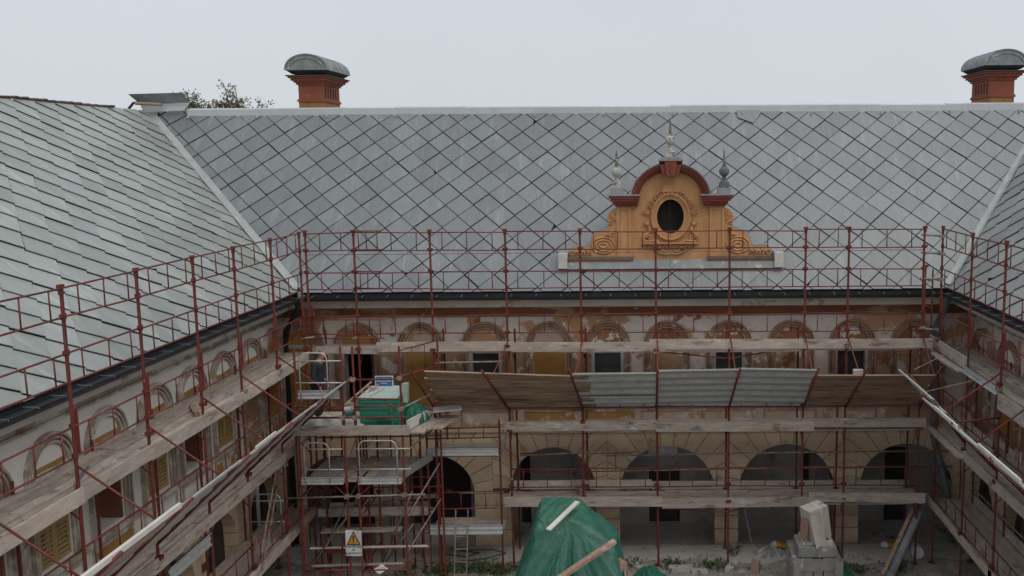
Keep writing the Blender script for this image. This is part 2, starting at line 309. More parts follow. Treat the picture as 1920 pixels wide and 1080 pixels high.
def facade(wing, T, s0, s1, bays, arches, side, arcade_n=11, wallmat='plaster', band='white_band', mould='moulding'):
    holes = []
    for c, typ, lun in bays:
        if typ in ('window', 'door', 'open', 'shutter'):
            hw = .38 if typ != 'door' else .40
            holes.append((c-hw, c+hw, 3.86, 5.16))
    mb = MB(T); holed_wall(mb, s0, s1, 3.04, 6.95, holes, -.42, 0); mb.build('wall', wallmat, wing)
    # cornice and frieze
    cb = MB(T); cb.box(s0, s1, .001, .50, 6.46, 6.60); cb.box(s0, s1, .001, .56, 6.601, 6.64); cb.build('cornice', band, wing)
    fr = MB(T); fr.box(s0, s1, .001, .30, 6.39, 6.459); fr.box(s0, s1, .001, .16, 6.33, 6.389); fr.box(s0, s1, .001, .06, 6.20, 6.329)
    fr.box(s0, s1, .001, .10, 6.155, 6.199); fr.build('frieze', 'frieze' if not side else 'moulding_side', wing)
    st = MB(T); st.box(s0, s1, .001, .09, 3.06, 3.14); st.box(s0, s1, .001, .05, 3.14, 3.17); st.build('string_course', 'stone', wing)
    MB(T).box(s0, s1, -.2, .0035, 3.172, 3.695).build('parapet_band', 'plaster_pink' if not side else wallmat, wing)
    sc = MB(T); sc.box(s0, s1, .001, .07, 3.70, 3.78); sc.build('sill_course', mould, wing)
    for i, (c, typ, lun) in enumerate(bays):
        z = 5.40
        a = MB(T)
        for ro, ri, dd in ((.60, .565, .10), (.563, .53, .035), (.528, .495, .085), (.493, .46, .03), (.458, .42, .07)):
            a.ring(arc(c, z, ro, ro), arc(c, z, ri, ri), fz, .001, dd, closed=False)
        for sgn in (-1, 1):
            for o0, o1, dd in ((.56, .60, .09), (.53, .558, .03), (.495, .528, .075), (.42, .493, .03)):
                x = sorted((c+sgn*o0, c+sgn*o1)); a.box(x[0], x[1], .001, dd, 3.79, z-.001)
        sur = a.build('window_surround', mould, wing)
        if lun:
            MB(T).prism(arc(c, z+.03, .405, .375), fz, .001, .012).build('lunette', lun, sur)
            MB(T).box(c-.42, c+.42, .001, .045, z-.07, z+.025).build('transom', 'white_frame' if not side else 'moulding_side', sur)
        if side and lun:
            MB(T).prism([(c-.40, z+.032), (c+.40, z+.032), (c+.40, z+.09+.05*random.random()), (c-.05, z+.07+.09*random.random()), (c-.40, z+.10+.06*random.random())], fz, .012, .016).build('bare_plaster', 'ochre', sur)
        if typ in ('window', 'door'):
            hw = .38 if typ == 'window' else .40
            f = MB(T)
            for x0, x1, z0, z1 in ((c-hw-.05, c-hw+.04, 3.86, 5.2), (c+hw-.04, c+hw+.05, 3.86, 5.2), (c-hw+.041, c+hw-.041, 5.17, 5.2)): f.box(x0, x1, -.12, .02, z0, z1)
            f.build('window_frame', 'white_frame', sur)
            if typ == 'window':
                MB(T).box(c-hw+.03, c+hw-.03, -.16, -.13, 3.88, 5.15).build('pane', 'pane', sur)
        elif typ == 'shutter':
            for q in (0, 1):
                louvre_leaf(T, c-.375+q*.377, c-.002+q*.377, 3.88, 5.14, -.05).build('shutter', 'shutter_ochre', sur)
        elif typ == 'open':
            MB(T).box(c+.30, c+.345, -.40, .02, 3.88, 5.14).build('door_leaf', 'frieze', sur)
        elif typ in ('ochre', 'plaster_brown', 'ochre_patchy'):
            MB(T).box(c-.40, c+.40, .001, .014, 3.8, 5.3).build('blind_panel', typ, sur)
        # panel under the sill
        p = MB(T); hw = .70 if not side else .62
        o = [(c-hw, 3.22), (c+hw, 3.22), (c+hw, 3.64), (c-hw, 3.64)]; ii = [(c-hw+.06, 3.28), (c+hw-.06, 3.28), (c+hw-.06, 3.58), (c-hw+.06, 3.58)]
        p.ring(o, ii, fz, .004, .035).build('panel_moulding', mould, sur)
        MB(T).prism(ii, fz, .004, .009).build('panel_field', random.choice(['plaster_pink', 'plaster_pink', 'plaster_brown', 'ochre_patchy']) if not side else random.choice(['ochre_patchy', 'plaster_side', 'plaster_side']), sur)
        # brown rendering between window and surround edge
        nb = bays[i+1][0] if i+1 < len(bays) else None
        if nb and nb-c < 2.2:
            g0, g1 = c+.60, nb-.60
            if g1-g0 > .15:
                mm = MB(T); mm.box(g0+.02, g1-.02, .001, .02, 3.8, 5.18)
                if not side and random.random() < .75: mm.build('wall_panel', random.choice(['plaster_brown', 'plaster_brown', 'plaster']), wing)
                elif side and random.random() < .5: mm.build('wall_panel', 'moulding_side', wing)
    # arcade: stones one by one on a recessed backing
    back = MB(T); edges = [s0]
    TOP = 3.04
    for a, b, zt in arches:
        c = (a+b)/2; r = (b-a)/2; zs = zt-r
        n = 18
        for k in range(n):
            x0 = c-r-.03+(2*r+.06)*k/n; x1 = c-r-.03+(2*r+.06)*(k+1)/n
            rr = r+.03
            zz = [zs+math.sqrt(max(0, rr*rr-(x-c)**2)) for x in (x0, x1)]
            back.prism([(x0, zz[0]), (x1, zz[1]), (x1, TOP-.002), (x0, TOP-.002)], fz, -.45, -.02)
        edges += [a-.03, b+.03]
    edges.append(s1)
    for k in range(0, len(edges), 2): back.box(edges[k], edges[k+1], -.45, -.02, -.28, TOP-.002)
    back.build('arcade_backing', 'joint', wing)
    gap = .018
    for idx, (a, b, zt) in enumerate(arches):
        c = (a+b)/2; r = (b-a)/2; zs = zt-r
        pl = arches[idx-1][1] if idx else s0
        pr = arches[idx+1][0] if idx+1 < len(arches) else s1
        L = (pl+a)/2 if idx else max(s0, a-.5); Rr = (pr+b)/2 if idx+1 < len(arches) else min(s1, b+.5)
        nv = arcade_n
        def hit(ang):
            dx, dz = math.cos(ang), math.sin(ang); t = []
            if dx > 1e-6: t.append((Rr-.004-c)/dx)
            if dx < -1e-6: t.append((L+.004-c)/dx)
            if dz > 1e-6: t.append((TOP-.01-zs)/dz)
            t = min(t); return (c+dx*t, zs+dz*t)
        for k in range(nv):
            a0 = math.pi*k/nv; a1 = math.pi*(k+1)/nv; da = gap/(2*r)
            inner = [(c+r*math.cos(a0+da+(a1-a0-2*da)*q/3), zs+r*math.sin(a0+da+(a1-a0-2*da)*q/3)) for q in range(4)]
            o0, o1 = hit(a0+da*.6), hit(a1-da*.6); corner = []
            for cx in (Rr-.004, L+.004):
                ca = math.atan2(TOP-.01-zs, cx-c)
                if a0 < ca < a1: corner.append((cx, TOP-.01))
            poly = inner[::-1]+[o0]+corner+[o1]
            MB(T).prism(poly, fz, -.30, random.uniform(.0, .012)).build('voussoir', 'stone', wing)
        # pier courses on the right of this arch (and left of the first)
        spans = [(b, pr if idx+1 < len(arches) else Rr)]
        if idx == 0: spans.append((L, a))
        for p0, p1 in spans:
            zb = 0.34; zz = zs
            MB(T).box(p0+.004, p1-.004, -.30, .04, -.2, zb-.005).build('pier_base', 'stone', wing)
            nn = max(2, round((zz-zb)/.31)); h = (zz-zb)/nn
            for q in range(nn):
                MB(T).box(p0+.004, p1-.004, -.30, random.uniform(0, .012), zb+q*h+gap/2, zb+(q+1)*h-gap/2).build('pier_stone', 'stone', wing)

BB = [(-8.9, 'ochre', 'ochre'), (-7.45, 'door', 'ochre'), (-5.8, 'ochre', 'plaster_pink'), (-4.12, 'window', 'plaster'), (-2.45, 'ochre', 'plaster_pink'), (-.93, 'window', 'lunette_brown'),
      (.62, 'plaster_brown', 'frieze'), (2.24, 'window', 'lunette_brown'), (3.86, 'plaster_brown', 'lunette_brown'), (5.45, 'window', 'lunette_brown'), (7.05, 'plaster_brown', 'lunette_brown')]
facade(wing_back, Tback, -9.4, 8.4, BB, [(-9.1, -7.2, 2.42), (-6.65, -4.52, 2.42), (-3.54, -1.29, 2.61), (-.65, 1.88, 2.63), (2.51, 5.07, 2.65), (5.72, 8.2, 2.65)], False, arcade_n=13)
LB = [(9.45, 'open', 'plaster_side'), (10.95, 'shutter', 'plaster_side'), (12.45, 'open', 'plaster_side'), (13.98, 'shutter', 'plaster_side'), (15.50, 'open', 'plaster_side'), (17.10, 'shutter', 'plaster_side'), (18.55, 'open', 'plaster_side'), (20.0, 'shutter', 'plaster_side'), (21.45, 'plaster_brown', 'plaster_side'), (22.74, 'ochre', 'ochre')]
facade(wing_left, Tleft, 7.0, 23.49, LB, [(8.4, 10.2, 2.4), (10.9, 12.9, 2.5), (13.6, 15.6, 2.5), (16.2, 18.2, 2.5), (18.8, 20.2, 2.4), (20.9, 22.7, 2.4)], True, wallmat='plaster_side', band='white_band_side', mould='moulding_side')
RB = [(12.7, 'open', 'plaster_side'), (14.3, 'ochre', 'plaster_side'), (15.9, 'open', 'plaster_side'), (17.45, 'ochre_patchy', 'plaster_side'), (19.0, 'window', 'plaster_side'), (20.55, 'ochre', 'plaster_side'), (22.15, 'plaster_brown', 'white_band')]
facade(wing_right, Tright, 7.0, 23.49, RB, [(9.6, 11.8, 2.5), (12.6, 14.8, 2.5), (15.6, 17.8, 2.5), (18.6, 20.6, 2.5), (21.2, 22.9, 2.4)], True, wallmat='plaster', band='white_band_side', mould='moulding')
# inside of the portico and of the rooms
def shell(wing, T, s0, s1, d_in, doors):
    mb = MB(T); holes = [(a, b, -.28, c) for a, b, c in doors]
    holed_wall(mb, s0, s1, -.28, 2.95, holes, -d_in-.2, -d_in); mb.build('portico_wall', 'portico', wing)
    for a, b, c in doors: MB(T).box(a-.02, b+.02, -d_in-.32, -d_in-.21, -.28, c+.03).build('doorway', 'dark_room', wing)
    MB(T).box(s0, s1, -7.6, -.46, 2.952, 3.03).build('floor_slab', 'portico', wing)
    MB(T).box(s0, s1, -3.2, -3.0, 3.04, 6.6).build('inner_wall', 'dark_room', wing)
    MB(T).box(s0, s1, -7.9, -7.6, -.28, 6.9).build('outer_wall', 'plaster', wing)
shell(wing_back, Tback, -11.0, 10.0, 1.7, [(-9.0, -7.25, 2.4), (-6.7, -4.95, 2.4), (-3.53, -3.24, 2.0), (.14, 1.02, 1.42), (4.51, 4.72, 1.9), (6.86, 7.49, 2.0)])
shell(wing_left, Tleft, 7.0, 25.2, 1.7, [(13.9, 15.3, 2.2), (19.3, 19.9, 2.0)])
shell(wing_right, Tright, 7.0, 25.2, 1.7, [(16.0, 17.0, 2.2), (19.4, 20.1, 2.0)])
# pale strip in the portico behind the middle arch, daylight there painted as white
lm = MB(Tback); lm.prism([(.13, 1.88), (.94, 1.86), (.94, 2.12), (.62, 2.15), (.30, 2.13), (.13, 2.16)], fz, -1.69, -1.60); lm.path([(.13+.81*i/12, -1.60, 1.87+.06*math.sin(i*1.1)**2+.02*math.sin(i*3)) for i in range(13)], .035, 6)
lm.build('daylit_strip', 'daylit_white', wing_back)

# ---------------------------------------------------------------- roofs
ZE, ZR, YE, YR = 6.88, 11.63, 22.8, 27.1
XL, XLR, XR, XRR = -8.7, -14.4, 7.7, 11.95
def clip(poly, edges):
    for (px, py, nx, ny) in edges:
        out = []
        for i in range(len(poly)):
            a, b = poly[i-1], poly[i]
            da = (a[0]-px)*nx+(a[1]-py)*ny; db = (b[0]-px)*nx+(b[1]-py)*ny
            if (da >= 0) != (db >= 0):
                t = da/(da-db); out.append((a[0]+(b[0]-a[0])*t, a[1]+(b[1]-a[1])*t))
            if db >= 0: out.append(b)
        poly = out
        if len(poly) < 3: return []
    return poly
camM = cam.matrix_world.inverted()
def in_view(p):
    q = camM @ Vector(p); x = q.x/-q.z*1720+1205; y = -q.y/-q.z*1720+515
    return q.z < 0 and -30 < x < 1950 and -30 < y < 1110
D = .753; HV = .381
def slate_roof(wing, O, U, V, poly, label, off, voff=.134, limit=300, sm='slate', LF=.017):
    U = Vector(U).normalized(); V = Vector(V).normalized(); Nn = U.cross(V)
    if Nn.z < 0: Nn = -Nn
    O = Vector(O)
    def P(u, v, d): return O+U*u+V*v+Nn*d
    roof = MB().prism(poly, P, -.10, -.012).build('roof', 'underlay', wing); roof['label'] = label
    cx = sum(p[0] for p in poly)/len(poly); cy = sum(p[1] for p in poly)/len(poly)
    E = []
    for i in range(len(poly)):
        a, b = poly[i-1], poly[i]; nx, ny = -(b[1]-a[1]), b[0]-a[0]
        l = math.hypot(nx, ny); nx /= l; ny /= l
        if (cx-a[0])*nx+(cy-a[1])*ny < 0: nx, ny = -nx, -ny
        E.append((a[0], a[1], nx, ny))
    us = [p[0] for p in poly]; vs_ = [p[1] for p in poly]
    items = []
    h = D/2; gp = .0115
    j0, j1 = -2, int(max(vs_)/HV)+3
    for j in range(j0, j1):
        for i in range(int(min(us)/D)-2, int(max(us)/D)+2):
            uc = i*D+(j % 2)*h+off; vc = j*HV+voff
            k = h-gp; kv = HV-gp; dia = [(uc+k, vc), (uc, vc+kv), (uc-k, vc), (uc, vc-kv)]
            q = clip(dia, E)
            if q and random.random() < .022:      # a broken corner
                an = random.choice((-90, -90, 0, 180))+random.uniform(-35, 35); cc = random.uniform(.26, .33)
                q = clip(q, [(uc+cc*math.cos(R(an)), vc+cc*math.sin(R(an)), -math.cos(R(an)), -math.sin(R(an)))])
            if not q: continue
            area = abs(sum(q[a-1][0]*q[a][1]-q[a][0]*q[a-1][1] for a in range(len(q))))/2
            if area < .012: continue
            c = P(uc, vc, 0)
            items.append(((c-Vector((0, 0, CAMH))).length if in_view(c) else 999, uc, vc, q, True))
    items.sort(key=lambda t: t[0])
    rest = MB(); cnt = 0
    for dist, uc, vc, q, whole in items:
        tl = random.uniform(-.004, .004); tr = random.gauss(0, .0035)
        def lift(u, v): return LF-LF*(v-vc)/h+tl+(u-uc)*tr
        du, dv = random.gauss(0, .004), random.gauss(0, .004)
        mb = rest if not (dist < 900 and cnt < limit) else MB()
        n = len(q); T1 = mb._a([P(u+du, v+dv, lift(u, v)+.013) for u, v in q]); B1 = mb._a([P(u+du, v+dv, lift(u, v)-.002) for u, v in q])
        s = 1 if sum(q[a-1][0]*q[a][1]-q[a][0]*q[a-1][1] for a in range(n)) > 0 else -1
        if U.cross(V).z < 0: s = -s
        mb.f.append(tuple(T1+i for i in range(n))[::s]); mb.f.append(tuple(B1+i for i in range(n))[::-s])
        for i in range(n): mb.f.append((T1+i, B1+i, B1+(i+1) % n, T1+(i+1) % n)[::s])
        if mb is not rest: mb.build('slate', sm, roof, recalc=False); cnt += 1
    if rest.v: tag(rest.build('slate_field', sm, roof, recalc=False), kind='stuff')
    return roof, P
SL = math.hypot(YR-YE, ZR-ZE)
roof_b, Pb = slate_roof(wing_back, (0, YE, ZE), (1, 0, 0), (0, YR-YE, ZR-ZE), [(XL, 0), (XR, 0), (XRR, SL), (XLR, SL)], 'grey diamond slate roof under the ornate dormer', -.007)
SLL = math.hypot(XL-XLR, ZR-ZE)
roof_l, Pl = slate_roof(wing_left, (XL, 0, ZE), (0, 1, 0), (XLR-XL, 0, ZR-ZE), [(6.0, 0), (YE, 0), (YR, SLL), (6.0, SLL)], 'grey diamond slate roof above the yellow shutters', .2, sm='slate_left_lit', LF=.026)
SLR = math.hypot(XRR-XR, ZR-ZE)
roof_r, Pr = slate_roof(wing_right, (XR, 0, ZE), (0, 1, 0), (XRR-XR, 0, ZR-ZE), [(6.0, 0), (YE, 0), (YR, SLR), (6.0, SLR)], 'grey diamond slate roof', .05, sm='slate_right_lit', LF=.026)
slp = MB().prism([(2.74, 6.30), (2.77, 5.945), (3.20, 5.716), (3.45, 6.14), (3.46, 6.30)], Pb, .05, .062).build('slipped_slate', 'slate', roof_b)
# far slopes and roof timbers close the volumes
MB().prism([(-20, YR+.0), (18, YR+.0), (18, YR+4.4), (-20, YR+4.4)], lambda u, v, d: (u, v, ZR-.02-(v-YR)*1.1+d), -.1, 0).build('far_slope', 'underlay', roof_b)
MB().prism([(6, 0), (27.1, 0), (27.1, 5.7), (6, 5.7)], lambda u, v, d: (XLR-v, u, ZR-.02-v*.83+d), -.1, 0).build('far_slope', 'underlay', roof_l)
MB().prism([(6, 0), (27.1, 0), (27.1, 4.3), (6, 4.3)], lambda u, v, d: (XRR+v, u, ZR-.02-v*1.1+d), -.1, 0).build('far_slope', 'underlay', roof_r)
# eave boards
for wg, T in ((wing_back, Tback), (wing_left, Tleft), (wing_right, Tright)):
    s0, s1 = (-8.7, 7.7) if T is Tback else (6.0, 22.8)
    MB(T).box(s0, s1, .002, .62, 6.645, 6.72).build('soffit', 'white_band', wg)
# ridge capping, sheet by sheet
x = -13.15; k = 0
while x < 11.9:
    x1 = min(x+2.0, 11.95); z = ZR+.02*math.sin(x*.7)*.5
    sh = MB()
    e = .007*(k % 2)+random.uniform(0, .006)
    pts = [(YR-.17, z-.155-e), (YR-.165, z+.03+e), (YR+.05, z+.075+e), (YR+.26, z+.03+e), (YR+.265, z-.15)]
    inn = [(a, b-.012) for a, b in pts]
    sh.prism(pts+inn[::-1], lambda u, v, d: (d, u, v), x, x1+.03).build('ridge_cap', 'ridge_metal', roof_b)
    MB().box(x+.05, x+.075, YR-.30, YR-.155, z-.215, z-.14).build('cap_clip', 'ridge_metal', roof_b); x = x1; k += 1
# ridge of the side wing: clay tile edge and boards
y = 7.0
while y < 25.2:
    l = random.uniform(.32, .4); dz = random.uniform(-.012, .012)
    MB().path([(XLR+.02, y, ZR+.03+dz), (XLR+.02, y+l, ZR+.05+dz)], .055, 8, flat=.6).build('ridge_tile', 'tile_clay', roof_l); y += l*.97
# folded flashing sheets waiting at the ridge junction
fl = MB(); yy = 26.93
fl.prism([(-14.35, 11.60), (-13.19, 11.64), (-13.06, 11.86), (-14.50, 11.83)], lambda u, v, d: (u, yy-.1+(v-11.6)*.5+d, v), 0, .012)
fl.build('flashing_sheet', 'ridge_metal', roof_b)
fl = MB(); fl.prism([(-14.50, 11.83), (-13.06, 11.86), (-13.10, 12.13), (-14.68, 12.10)], lambda u, v, d: (u, yy+.03-(v-11.83)*1.0+d, v), 0, .012)
fl.build('flashing_sheet', 'lead_grey', roof_b)
MB().tube((-14.5, 26.72, 11.84), (-13.75, 26.72, 11.80), .045, 8).build('round_batten', 'wood_under', roof_b)
MB().beam((-13.45, 26.75, 12.16), (-13.36, 26.8, 12.06), .02, .02).build('clip', 'lead_grey', roof_b)
MB().path([(-14.75, 26.8, 11.70), (-14.6, 26.8, 11.86), (-14.45, 26.8, 11.88)], .06, 6, flat=.5).build('bent_lead', 'gutter', roof_b)
# valleys
def valley(roof, A, B, P1, P2, nm='valley'):
    A = Vector(A); B = Vector(B); n = 5
    for i in range(n):
        p = A.lerp(B, i/n); q = A.lerp(B, (i+1)/n+.004)
        mb = MB(); d = (B-A).normalized(); o = Vector((0, 0, .115+.003*(i % 2)))
        for s in (P1, P2):
            s = Vector(s); s = (s-d*s.dot(d)).normalized()
            ww = .12
            jig = [s*random.uniform(-.006, .006) for _ in range(2)]
            a = mb._a([p+o, q+o, q+o+s*ww+jig[0], p+o+s*ww+jig[1], p+o-Vector((0, 0, .02)), q+o-Vector((0, 0, .02)), q+o+s*ww-Vector((0, 0, .02)), p+o+s*ww-Vector((0, 0, .02))])
            mb.f += [(a, a+1, a+2, a+3), (a+4, a+7, a+6, a+5), (a+3, a+2, a+6, a+7), (a, a+3, a+7, a+4), (a+1, a+5, a+6, a+2)]
        mb.build('valley_sheet', 'valley_metal', roof)
valley(roof_b, (XL, YE, ZE), (XLR, YR, ZR-.06), (1, 0, 0), (0, -1, 0))
valley(roof_b, (XR, YE, ZE), (XRR, YR, ZR-.06), (-1, 0, 0), (0, -1, 0))
# gutters with brackets, downpipes
def gutter(wing, fr, s0, s1, step=.62):
    prof = [(-.115+.0*i, .0) for i in range(1)]
    outer = [(.12*math.cos(R(a)), .13*math.sin(R(a))) for a in range(180, 361, 18)]
    inner = [(.105*math.cos(R(a)), .115*math.sin(R(a))) for a in range(360, 179, -18)]
    g = MB().prism(outer+inner, fr, s0, s1).build('gutter', 'gutter', wing)
    MB().prism([(-.15, .03), (-.10, .03), (-.10, -.12), (-.15, -.12)], fr, s0, s1).build('fascia', 'gutter', wing)
    s = s0+.3
    while s < s1:
        MB().prism([(-.12, .012), (.12, .004), (.135, -.02), (.122, -.02), (.115, -.006), (-.12, .002)], fr, s, s+.016).build('gutter_bracket', 'pipe_blue', g); s += step
gutter(wing_back, lambda u, v, d: (d, 22.70-u, 6.815+v), -8.55, 7.55)
gutter(wing_left, lambda u, v, d: (-8.60+u, d, 6.815+v), 6.0, 22.62)
gutter(wing_right, lambda u, v, d: (7.60-u, d, 6.815+v), 6.0, 22.62)
MB().path([(-8.62, 22.66, 6.72), (-8.66, 22.72, 6.5), (-9.18, 23.25, 5.85), (-9.27, 23.36, 5.5), (-9.27, 23.36, .05)], .065, 10).build('downpipe', 'gutter', wing_left, smooth=True)
MB().path([(-8.58, 22.62, 6.90), (-8.5, 22.58, 6.84), (-8.52, 22.6, 6.66)], [.03, .13, .05], 8, flat=.6).build('gutter_corner', 'pipe_blue', wing_left, smooth=True)
MB().path([(7.62, 22.7, 6.72), (7.66, 22.9, 6.4), (7.60, 23.30, 5.9), (7.60, 23.32, 2.9), (7.70, 23.2, 2.4), (8.10, 23.2, 1.0), (8.12, 23.2, .05)], .085, 10).build('downpipe', 'pipe_blue', wing_back, smooth=True)

# ---------------------------------------------------------------- dormer
DC = .72
def fd(u, v, d): return (u, 23.40-d, v)
def ell(c, z, a, b, n=48, a0=0, a1=360): return [(c+a*math.cos(R(a0+(a1-a0)*i/n)), z+b*math.sin(R(a0+(a1-a0)*i/n))) for i in range(n if a1-a0 == 360 else n+1)]
def inside(x, z):
    if z < 7.5: return False
    if z < 9.06 and abs(x-DC) < 1.38: return True
    return z < 9.26 and abs(x-DC) < .84 or z >= 9.2 and ((x-DC)/.88)**2+((z-9.2)/.74)**2 < 1
out = []
NV = 96
for i in range(NV):
    a = 2*math.pi*i/NV; t = .3
    while inside(DC+t*math.cos(a), 8.70+t*math.sin(a)): t += .004
    out.append((DC+t*math.cos(a), 8.70+t*math.sin(a)))
hole = ell(DC, 8.70, .345, .445, NV)
dormer = MB().ring(out, hole, fd, -.34, 0).build('dormer', 'dormer_ochre', wing_back); dormer['label'] = 'ochre baroque dormer with oval opening, red arch and three stone finials'
cheek = [(DC-1.30, 7.0), (DC+1.30, 7.0), (DC+1.30, 9.0), (DC+.80, 9.15)]+[(x, z) for x, z in ell(DC, 9.2, .84, .70, 14, 0, 180)][1:-1]+[(DC-.80, 9.15), (DC-1.30, 9.0)]
MB().prism(cheek, fd, -2.6, -.345).build('dormer_roof', 'lead_grey', dormer)
MB().prism(ell(DC, 8.70, .40, .50, 32), fd, -.344, -.30).build('dark_opening', 'ink', dormer)
# oval frame
fr_ = MB()
for ao, bo, ai, bi, dd in ((.50, .60, .455, .555, .075), (.453, .553, .40, .50, .045), (.398, .498, .345, .445, .02)):
    fr_.ring(ell(DC, 8.70, ao, bo, 64), ell(DC, 8.70, ai, bi, 64), fd, -.05, dd)
fr_.path([fd(u, v, .075) for u, v in ell(DC, 8.70, .478, .578, 48)], .028, 8, closed=True)
smooth_auto(fr_.build('oval_frame', 'dormer_ochre', dormer))
# red arch with keystone
ar = MB()
for ao, bo, ai, bi, dd in ((.99, .86, .94, .81, .30), (.938, .808, .88, .745, .24), (.878, .743, .82, .68, .15), (.818, .678, .79, .65, .08)):
    ar.ring(ell(DC, 9.20, ao, bo, 36, 0, 180), ell(DC, 9.20, ai, bi, 36, 0, 180), fd, .001, dd, closed=False)
ar.build('red_arch', 'dormer_red', dormer)
MB().ring(ell(DC, 9.20, 1.02, .89, 36, 0, 180), ell(DC, 9.20, .992, .862, 36, 0, 180), fd, -.3, .33, closed=False).build('arch_capping', 'lead_grey', dormer)
MB().prism([(DC-.30, 10.12), (DC-.20, 9.77), (DC+.20, 9.77), (DC+.30, 10.12)], fd, .002, .33).build('keystone_flank', 'dormer_red', dormer)
MB().prism([(DC-.165, 10.17), (DC-.10, 9.74), (DC+.10, 9.74), (DC+.165, 10.17)], fd, .002, .40).build('keystone', 'key_red', dormer)
MB().path([fd(DC+.03*math.sin(i*1.3), 9.80+.03*i, .40) for i in range(11)], .03, 6).build('keystone_leaf', 'key_red', dormer)
MB().prism([(DC-.36, 10.12), (DC+.36, 10.12), (DC+.20, 10.215), (DC-.20, 10.215)], fd, -.2, .42).build('arch_cap', 'lead_grey', dormer)
for sg in (-1, 1):
    def X(a, b): return sorted((DC+sg*a, DC+sg*b))
    x = X(.78, 1.56); ce = MB(); ce.box(x[0], x[1], 23.06, 23.70, 9.18, 9.25); x = X(.80, 1.51); ce.box(x[0], x[1], 23.10, 23.70, 9.11, 9.179); x = X(.82, 1.45); ce.box(x[0], x[1], 23.17, 23.70, 9.04, 9.109); x = X(.83, 1.41); ce.box(x[0], x[1], 23.24, 23.70, 8.98, 9.039)
    ce.build('cornice_block', 'dormer_red', dormer)
    x = X(.76, 1.60); MB().box(x[0], x[1], 23.02, 23.75, 9.252, 9.285).build('cornice_cap', 'lead_grey', dormer)
    # pilaster with sunk panel
    x = X(1.0, 1.38); p0 = [(x[0], 7.62), (x[1], 7.62), (x[1], 8.975), (x[0], 8.975)]; p1 = [(x[0]+.07, 7.78), (x[1]-.07, 7.78), (x[1]-.07, 8.88), (x[0]+.07, 8.88)]
    MB().ring(p0, p1, fd, .001, .07).build('pilaster', 'dormer_ochre', dormer)
    MB().prism(p1, fd, .001, .045).build('pilaster_panel', 'dormer_ochre', dormer)
    # scroll wing
    prof = [(1.385, 8.92), (1.50, 8.88), (1.58, 8.78), (1.62, 8.66), (1.58, 8.55), (1.53, 8.50), (1.60, 8.42), (1.72, 8.36), (1.90, 8.30), (2.0, 8.20), (2.04, 8.05), (2.06, 7.95), (2.20, 7.93), (2.32, 7.95), (2.48, 7.92), (2.56, 7.86), (2.60, 7.76), (2.54, 7.70), (1.385, 7.70)]
    MB().prism([(DC+sg*a, b) for a, b in prof], fd, -.30, .03).build('scroll_wing', 'dormer_ochre', dormer)
    lead = [(DC+sg*a, b) for a, b in prof[5:17]]; up_ = [(u+sg*.015, v+.035) for u, v in lead]
    MB().ring(up_, lead, fd, -.42, .02, closed=False).build('scroll_capping', 'lead_grey', dormer)
    rl = MB()
    for k, (ra, rb) in enumerate(((.29, .205), (.195, .135), (.10, .055))):
        rl.path([fd(u, v, .035) for u, v in ell(DC+sg*1.72, 7.98, ra, rb, 32)], .028, 6, closed=True)
    # shell at the top, leaf sprays, tail leaf
    for q in range(5):
        an = R(60+q*32); rl.path([fd(DC+sg*1.47, 8.66, .04), fd(DC+sg*(1.47+.05*math.cos(an)), 8.66+.13*math.sin(an)*.6, .07), fd(DC+sg*(1.47+.12*math.cos(an)), 8.66+.20*math.sin(an), .05)], [.015, .03, .018], 6)
    rl.path([fd(DC+sg*(1.53+.04*math.cos(a*.6)), 8.56+.04*math.sin(a*.6), .05) for a in range(11)], .018, 6)
    for q in range(4): rl.path([fd(DC+sg*1.72, 8.22, .03), fd(DC+sg*(1.58-.03*q), 8.26+.03*q, .06), fd(DC+sg*(1.44), 8.12+.09*q, .04)], [.012, .028, .012], 6)
    for q in range(5): rl.path([fd(DC+sg*(2.02+.08*q), 7.74, .03), fd(DC+sg*(2.06+.09*q), 7.86+.02*(q % 2), .07), fd(DC+sg*(2.14+.09*q), 7.80, .05)], [.03, .04, .02], 6)
    rl.path([fd(DC+sg*(2.50+.06*math.cos(a*.55)), 7.80+.06*math.sin(a*.55), .05) for a in range(10)], .022, 6)
    smooth_auto(rl.build('scroll_relief', 'dormer_relief', dormer), 60)
    x = X(.95, 2.66); MB().box(x[0], x[1], 23.18, 23.55, 7.63, 7.70).build('base_slab', 'slab_brown', dormer)
    x = X(1.0, 2.62); MB().box(x[0], x[1], 23.24, 23.56, 7.57, 7.629).build('base_moulding', 'dormer_ochre', dormer)
    x = X(2.63, 2.86); MB().box(x[0], x[1], 23.10, 23.62, 7.42, 7.80).build('end_block', 'block_white', dormer)
    # ornament beside the opening
    o = MB()
    for q in range(7):   # garland sliding down from the shell
        t = q/6; u = DC+sg*(.16+.42*t); v = 9.33-.42*t*t-.06*t
        o.path([fd(u, v, .03), fd(u+sg*.03, v+.03, .075), fd(u+sg*.085, v-.01, .045)], [.018, .036-.015*t, .012], 7)
        o.path([fd(u+sg*.01, v, .03), fd(u+sg*.0, v-.045, .06), fd(u+sg*.05, v-.06, .04)], [.015, .026, .01], 7)
    smooth_auto(o.build('garland', 'dormer_relief', dormer), 60); o = MB()
    for uu, vv, rr in ((.585, 8.80, .045), (.68, 8.83, .032)):
        o.path([fd(DC+sg*uu+rr*math.cos(a*.7), vv+rr*math.sin(a*.7), .05) for a in range(10)], .017, 6)
    smooth_auto(o.build('rosette', 'dormer_relief', dormer), 60); o = MB()
    o.lathe(fd(DC+sg*.60, 8.52, .05), [(.0, -.06), (.045, -.045), (.06, 0), (.05, .045), (.0, .065)], 10)
    o.path([fd(DC+sg*.63, 8.55, .08), fd(DC+sg*.69, 8.54, .06)], [.03, .018], 6)
